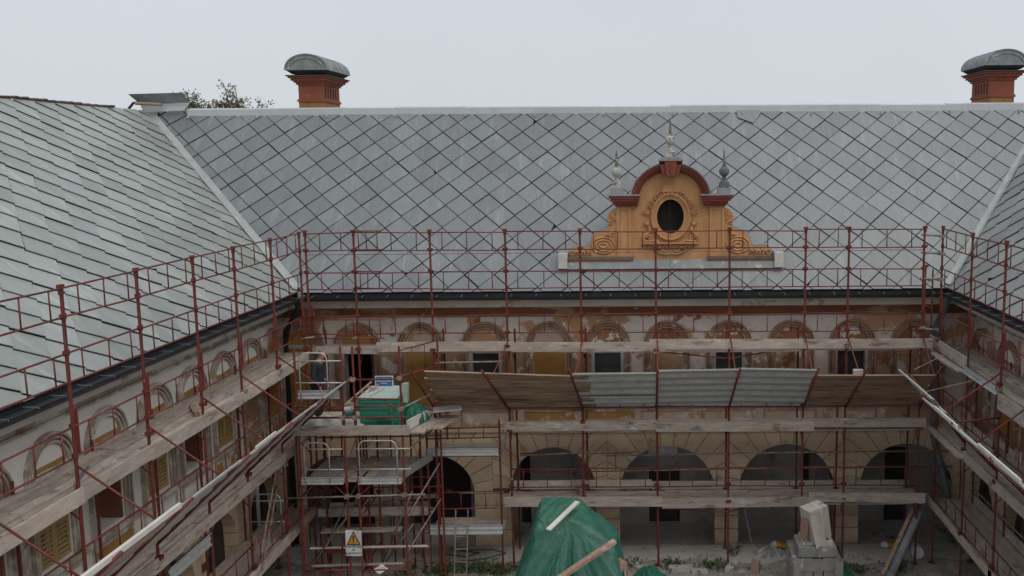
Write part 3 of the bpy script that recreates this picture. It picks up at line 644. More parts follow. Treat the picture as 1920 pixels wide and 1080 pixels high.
    for q in range(4): o.path([fd(DC+sg*.57, 8.58, .05), fd(DC+sg*(.60+.02*q), 8.62-.01*q, .07)], .018, 5)
    o.path([fd(DC+sg*a, b, c) for a, b, c in ((.56, 8.46, .04), (.52, 8.38, .06), (.56, 8.30, .07), (.66, 8.24, .06), (.70, 8.14, .06), (.62, 8.07, .05))], [.03, .035, .04, .04, .035, .03], 8)
    o.path([fd(DC+sg*(.54+.075*math.cos(a*.5)*(1-a/16)), 8.17+.075*math.sin(a*.5)*(1-a/16), .06) for a in range(15)], .024, 6)
    o.path([fd(DC+sg*(.64+.06*math.cos(a*.5+2)*(1-a/16)), 8.22+.06*math.sin(a*.5+2)*(1-a/16), .06) for a in range(14)], .02, 6)
    o.path([fd(DC+sg*a, b, c) for a, b, c in ((.70, 8.08, .05), (.55, 8.085, .06), (.40, 8.10, .05), (.28, 8.06, .05))], [.02, .03, .035, .02], 7)
    smooth_auto(o.build('side_scroll', 'dormer_relief', dormer), 60); o = MB()
    o.path([fd(DC+sg*(.17+.13*math.cos(a*.5)*(1-a/20)), 7.88+.105*math.sin(a*.5)*(1-a/20), .05) for a in range(18)], .026, 6)
    o.path([fd(DC+sg*(.40+.10*math.cos(a*.5+3)*(1-a/20)), 7.93+.07*math.sin(a*.5+3)*(1-a/20), .05) for a in range(16)], .02, 6)
    o.path([fd(DC+sg*(.60+.05*math.cos(a*.6)), 7.94+.045*math.sin(a*.6), .045) for a in range(9)], .016, 6)
    o.path([fd(DC+sg*a, b, .05) for a, b in ((.02, 7.76), (.15, 7.745), (.30, 7.79), (.42, 7.86))], [.02, .024, .022, .012], 6)
    smooth_auto(o.build('swag', 'dormer_relief', dormer), 60)
    # side finials
    f = MB(); fx = DC+sg*1.36; fy = 23.35
    f.box(fx-.16, fx+.16, fy-.16, fy+.16, 9.286, 9.43); f.build('finial_plinth', 'lead_grey', dormer)
    f = MB(); f.box(fx-.12, fx+.12, fy-.12, fy+.12, 9.431, 9.56)
    f.lathe((fx, fy, 9.56), [(.115, 0), (.11, .03), (.06, .06), (.045, .11), (.06, .13), (.04, .15), (.07, .17), (.115, .215), (.132, .27), (.125, .33), (.09, .385), (.05, .41), (.065, .425), (.045, .44)], 16)
    fo = smooth_auto(f.build('finial', 'finial' if sg < 0 else 'finial_dark', dormer))
    MB().lathe((fx, fy, 9.995), [(.044, 0), (.052, .02), (.036, .05), (.022, .30), (.01, .38), (.002, .40)], 10).build('finial_spike', 'finial_dark', dormer, smooth=True)
# shell above the opening
o = MB()
for q in range(9):
    an = R(10+q*20); o.path([fd(DC, 9.33, .04), fd(DC+.12*math.cos(an), 9.33+.10*math.sin(an), .09), fd(DC+.22*math.cos(an), 9.33+.19*math.sin(an), .06)], [.02, .03, .04], 7)
for sg in (-1, 1): o.path([fd(DC+sg*(.11+.07*math.cos(a*.55)*(1-a/18)), 9.29+.07*math.sin(a*.55)*(1-a/18), .07) for a in range(14)], .024, 6)
o.lathe(fd(DC, 9.33, .07), [(0, -.04), (.04, -.02), (.045, .02), (0, .05)], 8)
smooth_auto(o.build('shell_ornament', 'dormer_relief', dormer), 60)
MB().box(DC-.72, DC+.72, 23.27, 23.40, 8.015, 8.055).build('ledge', 'dormer_ochre', dormer)
MB().path([fd(DC-.02, 9.14, .10), fd(DC-.015, 8.4, .13), fd(DC-.02, 7.3, .55)], .004, 5).build('hanging_cord', 'gutter', dormer)
f = MB(); fx, fy = DC, 23.30; f.box(fx-.12, fx+.12, fy-.12, fy+.12, 10.20, 10.34)
f.lathe((fx, fy, 10.34), [(.125, 0), (.115, .03), (.06, .07), (.045, .12), (.06, .14), (.04, .16), (.07, .18), (.115, .225), (.13, .28), (.122, .335), (.09, .385), (.05, .41), (.065, .425), (.045, .44)], 16)
smooth_auto(f.build('finial', 'finial', dormer))
MB().lathe((fx, fy, 10.775), [(.044, 0), (.052, .02), (.036, .05), (.022, .26), (.01, .35), (.002, .38)], 10).build('finial_spike', 'finial_dark', dormer, smooth=True)
fb = MB(); fb.prism([(DC-2.75, 7.40), (DC+2.75, 7.40), (DC+2.70, 7.57), (DC-2.70, 7.57)], lambda u, v, d: (u, 23.16-d+(v-7.4)*.4, v), 0, .02)
fb.build('dormer_flashing', 'lead_grey', dormer)
MB().prism([(DC-2.8, .72), (DC+2.8, .72), (DC+2.78, 1.02), (DC-2.78, 1.02)], Pb, .036, .044).build('dormer_apron', 'lead_grey', dormer)

# ---------------------------------------------------------------- chimneys
def chimney(cx, sg):
    y0, y1 = 27.62, 29.15; hw = .355
    sh = MB(); sh.box(cx-hw, cx+hw, y0, y1, 10.2, 12.40)
    ch = sh.build('chimney', 'chimney_red', wing_back)
    ch['label'] = 'red plastered chimney with a curved lead hood'
    MB().box(cx-hw-.004, cx+hw+.004, y0-.004, y1+.004, 11.55, 11.90).build('plinth_band', 'chimney_ochre', ch)
    m = MB(); m.box(cx-hw-.04, cx+hw+.04, y0-.04, y1+.04, 11.905, 11.955); m.box(cx-hw-.02, cx+hw+.02, y0-.02, y1+.02, 11.956, 11.99); m.build('base_moulding', 'chimney_red', ch)
    c = MB()
    for z0, z1, e in ((12.401, 12.46, .05), (12.461, 12.51, .10), (12.511, 12.58, .16), (12.581, 12.63, .22)): c.box(cx-hw-e, cx+hw+e, y0-e, y1+e, z0, z1)
    c.build('chimney_cornice', 'chimney_red', ch)
    MB().box(cx-hw-.27, cx+hw+.27, y0-.27, y1+.27, 12.632, 12.665).build('cornice_slab', 'chimney_dark', ch)
    MB().box(cx-hw+.05, cx+hw-.05, y0+.1, y1-.1, 12.666, 12.72).build('flue_neck', 'chimney_dark', ch)
    b = MB(); e = .25; n = b._a([(cx-hw-.12, y0-.12, 12.70), (cx+hw+.12, y0-.12, 12.70), (cx+hw+.12, y1+.12, 12.70), (cx-hw-.12, y1+.12, 12.70), (cx-hw-e, y0-e, 12.80), (cx+hw+e, y0-e, 12.80), (cx+hw+e, y1+e, 12.80), (cx-hw-e, y1+e, 12.80)])
    b.f += [(n, n+1, n+2, n+3), (n+4, n+5, n+6, n+7)]+[(n+i, n+(i+1) % 4, n+4+(i+1) % 4, n+4+i) for i in range(4)]; b.build('hood_base', 'chimney_dark', ch)
    rx = hw+.28; zb = 12.802
    def fh(u, v, d): return (u, d, v)
    h = MB(); arc_ = [(cx+rx*math.cos(R(a)), zb+.03+.44*math.sin(R(a))) for a in range(0, 181, 9)]
    h.prism([(cx+rx, zb)]+arc_+[(cx-rx, zb)], fh, y0-.27, y1+.27); ho = smooth_auto(h.build('hood', 'chimney_lead', ch))
    for k, (o, i_) in enumerate((((rx, .44), (rx-.035, .41)), ((rx-.10, .345), (rx-.15, .30)))):
        MB().ring([(cx+o[0]*math.cos(R(a)), zb+.03+o[1]*math.sin(R(a))) for a in range(0, 181, 9)], [(cx+i_[0]*math.cos(R(a)), zb+.03+i_[1]*math.sin(R(a))) for a in range(0, 181, 9)], fh, y0-.295, y0-.271, closed=False).build('hood_rib', 'chimney_lead', ch)
    MB().box(cx-rx, cx+rx, y0-.30, y0-.272, zb, zb+.055).build('hood_sill', 'chimney_lead', ch)
    for k in range(4):
        yy = y0+.05+k*(y1-y0-.1)/3
        MB().ring([(cx+(rx+.008)*math.cos(R(a)), zb+.03+.45*math.sin(R(a))) for a in range(4, 177, 8)], [(cx+(rx-.002)*math.cos(R(a)), zb+.03+.438*math.sin(R(a))) for a in range(4, 177, 8)], fh, yy, yy+.025, closed=False).build('hood_seam', 'chimney_lead', ch)
    for k in range(5):
        yy = y0+.22+k*.23; xs = cx+sg*(hw+.002)
        MB().box(min(xs, xs-sg*.03), max(xs, xs-sg*.03), yy, yy+.085, 12.03, 12.33).build('vent_slot', 'slot', ch)
chimney(-9.79, 1); chimney(10.68, -1)

# ---------------------------------------------------------------- trees behind the roof
def tree(cx, cy, top, spread, label, tips, seed):
    rg = random.Random(seed)
    t = thing('tree', (cx, cy, -.3), label, 'tree', 'autumn trees behind the roof')
    tr = MB(); tr.path([(cx, cy, -.3), (cx+.1, cy, 4), (cx-.1, cy, 8), (cx, cy, top-2.2)], [.35, .28, .2, .1], 8)
    lf = MB()
    for (dx, h) in tips:
        base = Vector((cx+dx*.3, cy+rg.uniform(-.5, .5), 8.5)); tip = Vector((cx+dx, cy+rg.uniform(-1, 1), h))
        pts = [base.lerp(tip, k/5)+Vector((rg.gauss(0, .08), rg.gauss(0, .08), 0)) for k in range(6)]
        tr.path(pts, [.1, .08, .06, .045, .03, .012], 6)
        for q in range(40):
            p = base.lerp(tip, rg.uniform(.35, 1)); d = Vector((rg.gauss(0, 1), rg.gauss(0, 1), rg.uniform(-.2, .9))).normalized(); l = rg.uniform(.25, .6)
            tr.path([p, p+d*l], [.014, .005], 4)
            for s in range(10):
                c = p+d*l*rg.uniform(.3, 1.15)+Vector((rg.gauss(0, .07), rg.gauss(0, .07), rg.gauss(0, .07)))
                n = Vector((rg.gauss(0, 1), rg.gauss(0, 1), rg.gauss(0, 1))).normalized(); a = n.orthogonal().normalized()*rg.uniform(.045, .075); b = n.cross(a).normalized()*rg.uniform(.025, .045)
                k = lf._a([c-a, c+b, c+a, c-b]); lf.f.append((k, k+1, k+2, k+3))
    tr.build('trunk', 'bark', t, recalc=False); lf.build('crown', 'tree_leaf', t, recalc=False)
tree(-18.3, 42, 13.7, 1.2, 'thin autumn tree beside the plastered chimney, its top a narrow spike', [(0, 13.45), (.03, 13.3), (-.9, 12.75), (-1.2, 12.6), (.45, 12.75), (.95, 12.75), (-.45, 12.7), (.1, 12.9), (.55, 12.4), (-.2, 12.4)], 3)
tree(-20.2, 42, 13.4, 1.2, 'low autumn tree behind the folded flashing sheet on the ridge', [(-.4, 13.15), (-.05, 13.1), (.3, 12.75), (.9, 12.65), (1.3, 12.8), (1.0, 12.75), (-.9, 12.6), (.6, 12.55)], 5)

# ---------------------------------------------------------------- scaffolding along the three wings
def Sback(p): return Vector((p[0], 22.0+p[1], p[2]))
def Sleft(p): return Vector((-8.25-p[1], p[0], p[2]))
def Sright(p): return Vector((7.25+p[1], p[0], p[2]))
def standard(T, parent, s, o, z0, z1, collars=(), dbl=None, r=.027, m='red_paint', head=True):
    mb = MB(T); mb.path([(s+random.gauss(0, .012), o, z0), (s, o, z0+(z1-z0)*.45), (s+random.gauss(0, .006), o, z1)], r, 8)
    for z in (1.72, 3.66, 5.62):
        if z0 < .1 and o < .5 and random.random() < .7: zz = z+random.uniform(-.12, .12); mb.box(s-.06, s+.05, o-.075, o+.03, zz-.035, zz+.035); mb.tube((s-.075, o-.05, zz), (s+.075, o-.05, zz), .019, 6)
    for z in collars:
        mb.tube((s, o, z-.035), (s, o, z+.035), r+.017, 8); mb.box(s-.068, s+.068, o-.014, o+.014, z-.02, z+.05)
    if head: mb.box(s-.05, s+.05, o-.03, o+.03, z1-.03, z1+.03); mb.tube((s, o, z1-.12), (s, o, z1-.03), r+.01, 8)
    if z0 < .1: mb.box(s-.075, s+.075, o-.075, o+.075, .003, .015)
    if dbl:
        for d in (.055, .105): mb.tube((s+d*dbl[2], o, dbl[0]), (s+d*dbl[2], o, dbl[1]), .021, 8)
        mb.box(s-.01, s+.13*dbl[2], o-.02, o+.02, dbl[0]-.01, dbl[0]+.02) if dbl[2] > 0 else mb.box(s-.13, s+.01, o-.02, o+.02, dbl[0]-.01, dbl[0]+.02)
    return smooth_auto(mb.build('standard', m, parent))
def guard(T, parent, s0, s1, o, zt, zb, vert=(.17, .5, .83), r=.0155, m='red_paint'):
    j = [random.gauss(0, .010) for _ in range(4)]
    mb = MB(T); mb.tube((s0, o, zt+j[0]), (s1, o, zt+j[1]), r, 6); mb.tube((s0, o, zb+j[2]), (s1, o, zb+j[3]), r, 6)
    for v in vert:
        s = s0+(s1-s0)*(v+random.gauss(0, .006)); mb.tube((s, o, zb), (s+random.gauss(0, .006), o, zt), .0125, 6)
    return mb.build('guard_rail', m, parent, smooth=True)
def plank(T, parent, s0, s1, o0, o1, z, th=.045, m='wood', name='plank'):
    dz = random.uniform(-.016, .016); t = random.uniform(-.015, .015)
    if m == 'wood' and T in (Sleft, Sright): m = 'wood_side'
    mb = MB(T); n = 6
    # slight bow along its length
    def P(a, b, c):
        s = s0+(s1-s0)*a; sag = -.012*math.sin(math.pi*a); return (s, o0+(o1-o0)*b+t*(a-.5), z+dz+sag+c)
    top = []; 
    for c in (0, -th):
        top.append(mb._a([P(i/n, b, c) for b in (0, 1) for i in range(n+1)]))
    a, b2 = top
    for i in range(n):
        mb.f += [(a+i, a+i+1, a+n+2+i, a+n+1+i), (b2+i, b2+n+1+i, b2+n+2+i, b2+i+1), (a+i, b2+i, b2+i+1, a+i+1), (a+n+1+i, a+n+2+i, b2+n+2+i, b2+n+1+i)]
    mb.f += [(a, a+n+1, b2+n+1, b2), (a+n, b2+n, b2+2*n+1, a+2*n+1)]
    return mb.build(name, m, parent)
def deck(T, parent, s0, s1, z, joints, rows=((.04, .26), (.295, .50), (.535, .74), (.775, .985)), m='wood'):
    for r0, r1 in rows:
        js = [s0]+[j+random.uniform(-.25, .25) for j in joints]+[s1]
        for a, b in zip(js, js[1:]): plank(T, parent, a+.004, b+random.uniform(-.01, .0), r0, r1, z, m=m)
def toe(T, parent, s0, s1, z0, z1, m='wood', o=-.045):
    if m == 'wood' and T in (Sleft, Sright): m = 'wood_side'
    mb = MB(T); w0, w1 = random.gauss(0, .012), random.gauss(0, .012)
    n = mb._a([(s0, o, z0+w0), (s1, o, z0+w1), (s1, o, z1+w1), (s0, o, z1+w0), (s0, o+.038, z0+w0), (s1, o+.038, z0+w1), (s1, o+.038, z1+w1), (s0, o+.038, z1+w0)])
    mb.f += [(n, n+1, n+2, n+3), (n+4, n+7, n+6, n+5), (n, n+4, n+5, n+1), (n+3, n+2, n+6, n+7), (n, n+3, n+7, n+4), (n+1, n+5, n+6, n+2)]
    return mb.build('toe_board', m, parent)
def steel_toe(T, parent, s0, s1, z0, z1, o=-.03):
    h = z1-z0
    pr = [(0, 0), (-.03, .0), (-.03, h*.12), (0, h*.16), (0, h*.40), (-.018, h*.45), (-.018, h*.58), (0, h*.63), (0, h*.86), (-.03, h*.90), (-.03, h), (0, h)]
    mb = MB(T).prism(pr+[(a+.006, b) for a, b in pr[::-1]], lambda u, v, d: (d, o+u, z0+v), s0, s1); return mb.build('toe_board', 'galvanised', parent)
def transom(T, parent, s, z, o1=1.0, br=True):
    mb = MB(T); mb.tube((s, .0, z), (s, o1, z), .022, 6)
    if br: mb.tube((s, 0, z-.33), (s, .33, z), .014, 6); mb.tube((s, o1, z-.33), (s, o1-.33, z), .014, 6)
    return mb.build('transom', 'red_paint', parent, smooth=True)
def coupler(T, parent, s, o, z):
    mb = MB(T); mb.box(s-.05, s+.05, o-.05, o+.05, z-.035, z+.035); mb.tube((s-.06, o-.05, z), (s+.06, o-.05, z), .02, 6); mb.tube((s, o-.08, z-.03), (s, o-.08, z+.05), .013, 6)
    return mb.build('coupler', 'pipe_dirty', parent)
def strut(T, parent, s, tipo, tipz, z0=4.0, ds=0.0, tie=True):
    MB(T).tube((s, 0, z0), (s+ds, tipo, tipz), .027, 8).build('canopy_strut', 'red_paint', parent, smooth=True)
    if tie: MB(T).tube((s+.03, 0, 5.82), (s+ds*.7, tipo*.74, z0+(tipz-z0)*.73), .017, 6).build('canopy_tie', 'red_paint', parent, smooth=True)
def corrug(T, parent, s0, s1, A, B, ribs=6, amp=.05, m='galvanised', sk=(0, 0), wht=True):
    """A,B: (o,z) of lower and upper edge; ribs run along s"""
    A = Vector((A[0], A[1])); B = Vector((B[0], B[1])); d = B-A; n = Vector((-d.y, d.x)).normalized(); pts = []
    if n.y < 0: n = -n
    for k in range(ribs*4+1):
        t = k/(ribs*4); ph = k % 4; pts.append((t, (0, amp, amp, 0)[ph] if k < ribs*4 else 0))
    mb = MB(T)
    def P(t, a, e, s): 
        q = A+d*(t+(sk[0] if s == s0 else sk[1]))+n*(a+e); return (s, q.x, q.y)
    i0 = mb._a([P(t, a, .0, s) for s in (s0, s1) for t, a in pts]); i1 = mb._a([P(t, a, .006, s) for s in (s0, s1) for t, a in pts]); m_ = len(pts)
    for k in range(m_-1):
        mb.f += [(i0+k, i0+k+1, i0+m_+k+1, i0+m_+k), (i1+k, i1+m_+k, i1+m_+k+1, i1+k+1)]
    for b in (0, m_):
        for k in range(m_-1): mb.f.append((i0+b+k, i1+b+k, i1+b+k+1, i0+b+k+1))
    for k in (0, m_-1): mb.f.append((i0+k, i0+m_+k, i1+m_+k, i1+k))
    mb.build('canopy_sheet', m, parent)
    if wht:
        e = MB(T); q0 = A+d*(1+sk[0])+n*.01; q1 = A+d*(1+sk[1])+n*.01; e.beam((s0, q0.x, q0.y), (s1, q1.x, q1.y), .035, .03); e.build('sheet_edge', 'steel_white', parent)
def board_canopy(T, parent, s0, s1, A, B, n=6, sk=(0, 0), m='wood_under'):
    A = Vector(A); B = Vector(B); d = B-A
    for k in range(n):
        a = A+d*(k/n); b = A+d*((k+.985)/n); jj = random.uniform(-.05, .05); j2 = random.uniform(-.06, .06); nn = Vector((-d.y, d.x)).normalized()
        if nn.y < 0: nn = -nn
        lift = .04*(k % 2)*.4
        mb = MB(T); P = []
        for s, sh in ((s0+jj, sk[0]), (s1+j2, sk[1])):
            for q in (a, b):
                for h in (0, .035): w_ = q+d*sh+nn*(h+lift); P.append((s, w_.x, w_.y))
        i = mb._a(P); mb.f += [(i, i+2, i+6, i+4), (i+1, i+5, i+7, i+3), (i, i+4, i+5, i+1), (i+2, i+3, i+7, i+6), (i, i+1, i+3, i+2), (i+4, i+6, i+7, i+5)]
        mb.build('canopy_board', m, parent)

GL = ((8.46, 8.03), (7.50, 7.09), (6.43, 5.99))
COL = (8.03, 7.50, 6.43, 5.99, 4.12, 2.1)
# rear scaffold
sb = thing('scaffolding', (0, 22.5, 0), 'red tube scaffolding with plank decks standing in front of the stone arcade', 'scaffolding', 'red scaffolding round the courtyard')
XS = [-8.12, -6.95, -5.12, -3.31, -1.5, .32, 2.1, 3.93, 4.97, 6.8]
for i, s in enumerate(XS):
    standard(Sback, sb, s, 0, 0.004, 8.5, COL, dbl=(5.99, 6.7, 1) if i == 0 else None)
    standard(Sback, sb, s+.03, 1.02, 0.004 if i > 2 else 3.0, 5.9, (5.4, 3.4, 1.6), m='red_paint', head=False)
for i, (a, b) in enumerate(zip(XS, XS[1:])):
    vt = (.17, .5, .83) if b-a > 1.4 else (.3, .75)
    for zt, zb in GL: guard(Sback, sb, a, b, -.03, zt, zb, vt)
    if i >= 3:
        guard(Sback, sb, a, b, -.03, 4.55, 4.12, vt); guard(Sback, sb, a, b, -.03, 2.55, 2.08, vt)
    if i == 1:  # loose end of the next frame runs past the standard
        guard(Sback, sb, -7.0, -6.25, -.07, 8.50, 8.07, (.25, .85)); guard(Sback, sb, -7.0, -6.25, -.07, 7.54, 7.12, (.25, .85))
        guard(Sback, sb, -8.1, -6.3, -.07, 6.36, 5.9, (.2, .6, .95))
MB(Sback).tube((-8.1, .05, 7.93), (6.8, .05, 7.95), .010, 6).build('ledger', 'pipe_dirty', sb)
for s in XS[3:]:
    for z in (5.46, 3.44, 1.52): transom(Sback, sb, s, z)
for s in XS[:3]: transom(Sback, sb, s, 5.46)
deck(Sback, sb, -8.1, 7.1, 5.535, (-6.2, -2.4, .4, 3.9))
deck(Sback, sb, -3.5, 6.95, 3.52, (-1.4, .4, 3.9))
deck(Sback, sb, -3.5, 7.0, 1.60, (-1.5, .35, 4.1))
for s0, s1, z0, z1 in ((-6.5, -3.15, 5.55, 5.79), (-3.2, .55, 5.53, 5.76), (.15, 3.95, 5.57, 5.80), (3.9, 7.05, 5.56, 5.79)): toe(Sback, sb, s0, s1, z0, z1, o=-.045-.04*random.random())
toe(Sback, sb, -8.0, -6.4, 5.50, 5.66, o=.02)
for s0, s1, z0, z1 in ((-3.45, .33, 3.53, 3.78), (.30, 4.2, 3.50, 3.75), (3.9, 6.95, 3.57, 3.80)): toe(Sback, sb, s0, s1, z0, z1, o=-.045-.04*random.random())
for s0, s1, z0, z1 in ((-3.5, .45, 1.58, 1.83), (.45, 4.15, 1.55, 1.80), (4.1, 7.0, 1.64, 1.88)): toe(Sback, sb, s0, s1, z0, z1, o=-.045-.04*random.random())
for s0, s1, z0, z1 in ((-3.4, .2, 1.62, 1.85), (.2, 6.9, 1.62, 1.84)): toe(Sback, sb, s0, s1, z0, z1, o=1.03)
for z, s0, s1, o in ((2.62, -1.0, 8.0, .92), (2.20, -1.0, 8.0, .94), (2.66, -3.2, -.2, .88)):
    MB(Sback).path([(s0, o, z-.06), ((s0+s1)/2, o, z), (s1, o, z+.01)], .022, 8).build('ledger', 'pipe_dirty', sb, smooth=True)
guard(Sback, sb, -3.2, -.3, .95, 2.62, 2.14, (.12, .5, .85))
tA, tB = (0.0, 4.10), (-1.55, 5.34)
for s, ds in ((-5.12, -.15), (-3.31, -.36), (-1.5, -.18), (.32, 0), (2.1, .1), (3.93, .05), (4.97, .12), (6.8, -.05)): strut(Sback, sb, s, -1.66, 5.45, 4.05, ds, tie=s > -4)
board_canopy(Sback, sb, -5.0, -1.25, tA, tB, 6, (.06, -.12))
corrug(Sback, sb, -1.62, .30, (-.42, 4.44), tB, 4, sk=(-.03, -.02)); corrug(Sback, sb, -1.5, .30, tA, (-.48, 4.49), 2)
corrug(Sback, sb, .33, 2.17, tA, (-1.55, 5.38), 6, sk=(0, .02)); corrug(Sback, sb, 2.17, 3.97, tA, (-1.55, 5.40), 6, sk=(.02, -.03))
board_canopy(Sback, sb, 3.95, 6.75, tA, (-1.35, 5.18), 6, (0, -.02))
for s, z in ((-7.0, 5.9), (.32, 5.48), (4.97, 5.62), (4.97, 1.75), (6.8, 6.05), (-3.31, 2.3), (4.97, 3.7)): coupler(Sback, sb, s, -.02, z)
for a, b in (((.5, .3, 5.42), (2.1, .05, 5.30)), ((2.1, .05, 5.30), (3.4, .4, 5.44)), ((.5, .2, 1.42), (2.1, -.03, 1.40)), ((2.1, 0, 1.40), (3.0, .4, 1.48))): MB(Sback).tube(a, b, .017, 6).build('brace', 'red_paint', sb)
# corner link tubes to the next scaffold
for z in (8.28, 7.85, 7.22, 5.98): MB().tube((6.72, 22.0, z+.04), (7.32, 22.05, z), .026, 8).build('link_tube', 'pipe_dirty', sb, smooth=True)
for z in (5.9,): MB().tube((-8.3, 21.9, z), (-8.0, 22.0, z+.02), .026, 8).build('link_tube', 'pipe_dirty', sb, smooth=True)

# scaffold of the shuttered wing
sl = thing('scaffolding', (-8.7, 15, 0), 'red tube scaffolding with plank decks in front of the yellow shutters', 'scaffolding', 'red scaffolding round the courtyard')
YS = [9.15, 11.02, 12.87, 14.82, 16.70, 18.40, 20.25, 21.97]
for i, s in enumerate(YS):
    standard(Sleft, sl, s, 0, 0.004, 8.47, COL, dbl=(6.0, 6.68, 1))
    standard(Sleft, sl, s+.03, .98, 0.004, 5.6, (5.2, 3.2, 1.4), head=False)
for a, b in zip(YS, YS[1:]):
    for zt, zb in GL: guard(Sleft, sl, a, b, -.03, zt, zb)
    guard(Sleft, sl, a, b, .03, 4.55, 4.12); guard(Sleft, sl, a, b, -.03, 2.2, 1.75)
for s in YS:
    for z in (5.33, 3.36, 1.40): transom(Sleft, sl, s, z, .98)
deck(Sleft, sl, 9.0, 22.6, 5.42, (12.0, 14.8, 18.4))
deck(Sleft, sl, 9.0, 22.2, 3.45, (12.6, 16.7, 20.0)); deck(Sleft, sl, 9.0, 22.2, 1.50, (12.6, 16.7, 19.5))
for a, b, z in ((9.0, 12.95, 5.27), (12.9, 14.9, 5.30), (14.75, 18.5, 5.28), (18.35, 22.75, 5.30)): toe(Sleft, sl, a, b, z, z+.24, o=-.05-.03*random.random())
for a, b, z in ((9.0, 14.6, 3.35), (14.6, 18.4, 3.34), (18.4, 21.0, 3.34)): toe(Sleft, sl, a, b, z, z+.24, o=-.05)
for a, b, z in ((9.0, 14.8, 1.4), (14.8, 18.4, 1.4), (18.4, 22.0, 1.4)): toe(Sleft, sl, a, b, z, z+.24, o=-.05)
tB2 = (-1.60, 5.27)
for s in YS[1:-1]: strut(Sleft, sl, s, -1.66, 5.34, 3.78)
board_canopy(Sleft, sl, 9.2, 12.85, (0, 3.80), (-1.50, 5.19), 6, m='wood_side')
for k, (a, b, z) in enumerate(((9.2, 12.75, .05), (9.4, 12.9, .13))): MB(Sleft).beam((a, -1.50+.13*k, 5.26-.09*k), (b, -1.53+.13*k, 5.28-.09*k), .05, .07).build('canopy_timber', 'wood_pale', sl)
for a, b in ((12.95, 14.75), (14.6, 16.62), (16.55, 18.32), (18.25, 20.2)): corrug(Sleft, sl, a, b, (0, 3.80), (-1.52, 5.21+.03*random.random()), 6, sk=(.0, random.uniform(-.02, .03)))
MB(Sleft).beam((15.4, -1.52, 5.27), (16.2, -1.55, 5.30), .03, .05).build('canopy_timber', 'wood_pale', sl)
for s, z in ((18.40, 5.5), (20.25, 5.5), (20.25, 3.3)): coupler(Sleft, sl, s, -.02, z)
# galvanised deck and white hand rails in the lower corner
for z0, z1, s0, s1 in ((3.35, 3.52, 14.9, 16.4),): steel_toe(Sleft, sl, s0, s1, z0-.28, z1-.2, o=-.12)
def gate(T, parent, s0, s1, o, z0, z1, rails, ext=.06):
    r_ = .16; pts = [(s0, o, z0)]+[(s0+r_-r_*math.cos(R(a)), o, z1-r_+r_*math.sin(R(a))) for a in range(0, 91, 15)]+[(s1-r_+r_*math.sin(R(a)), o, z1-r_+r_*math.cos(R(a))) for a in range(0, 91, 15)]+[(s1, o, z0)]
    mb = MB(T).path(pts, .016, 8, up=(0, 1, 0) if False else None)
    for z in rails: mb.tube((s0-ext, o+.03, z), (s1+ext*3, o+.03, z), .016, 8)
    mb.build('safety_gate', 'steel_white', parent, smooth=True)
gate(lambda p: Vector((p[0], 20.2+p[1], p[2])), sl, -9.12, -8.34, 0, 1.50, 2.62, (2.45, 1.95), .02)
for a, b in (((18.6, -.1, 1.55), (20.3, .2, 2.7)), ((18.6, -.1, 1.95), (20.3, .2, 3.1))): MB(Sleft).tube(a, b, .022, 8).build('stair_rail', 'pipe_dirty', sl)

# scaffold of the facing wing
sr = thing('scaffolding', (7.7, 16, 0), 'red tube scaffolding with grey plank decks beside the leaning grey pipe', 'scaffolding', 'red scaffolding round the courtyard')
YR_ = [10.7, 12.55, 14.4, 16.27, 18.17, 20.05, 22.05]
for i, s in enumerate(YR_):
    standard(Sright, sr, s, 0, 0.004, 8.5, COL, dbl=(6.0, 6.68, -1) if i < 6 else (6.0, 6.9, -1))
    standard(Sright, sr, s+.03, .98, 0.004, 5.6, (5.2, 3.2, 1.4), head=False)
for a, b in zip(YR_, YR_[1:]):
    for zt, zb in GL: guard(Sright, sr, a, b, -.03, zt, zb)
    guard(Sright, sr, a, b, .03, 4.55, 4.12); guard(Sright, sr, a, b, -.03, 2.15, 1.72)
    MB(Sright).tube((a, .93, 2.5), (b, .93, 2.52), .02, 6).build('ledger', 'pipe_dirty', sr); MB(Sright).tube((a, .93, 2.0), (b, .93, 2.0), .02, 6).build('ledger', 'pipe_dirty', sr)
for s in YR_:
    for z in (5.33, 3.40, 1.45): transom(Sright, sr, s, z, .98)
deck(Sright, sr, 10.5, 22.9, 5.44, (13.5, 16.5, 19.2, 20.3)); deck(Sright, sr, 10.5, 22.2, 3.50, (14.4, 18.2, 20.3)); deck(Sright, sr, 10.5, 22.4, 1.56, (14.4, 18.2))
toe(Sright, sr, 20.05, 22.7, 5.46, 5.72); steel_toe(Sright, sr, 18.2, 20.1, 5.36, 5.56, o=-.05); toe(Sright, sr, 10.5, 18.15, 5.10, 5.44, o=-.06)
plank(Sright, sr, 20.1, 22.6, -.22, -.02, 5.42)
toe(Sright, sr, 10.5, 16.4, 3.32, 3.56); toe(Sright, sr, 16.2, 20.2, 3.36, 3.60); plank(Sright, sr, 19.9, 22.2, -.20, -.04, 3.5)
toe(Sright, sr, 10.5, 18.3, 1.40, 1.62); toe(Sright, sr, 18.1, 22.55, 1.42, 1.63)
toe(Sright, sr, 12, 22.4, 1.56, 1.80, o=1.0); toe(Sright, sr, 20.0, 22.3, 3.52, 3.8, o=.6)
for s, tz in ((12.55, 5.34), (14.4, 5.34), (16.27, 5.36), (18.17, 5.42), (20.05, 5.50)): strut(Sright, sr, s, -1.66 if s < 20 else -1.45, tz+(.04 if s < 20 else -.02), 3.77, tie=s != 20.05, ds=-.1 if s < 19 else -.5)
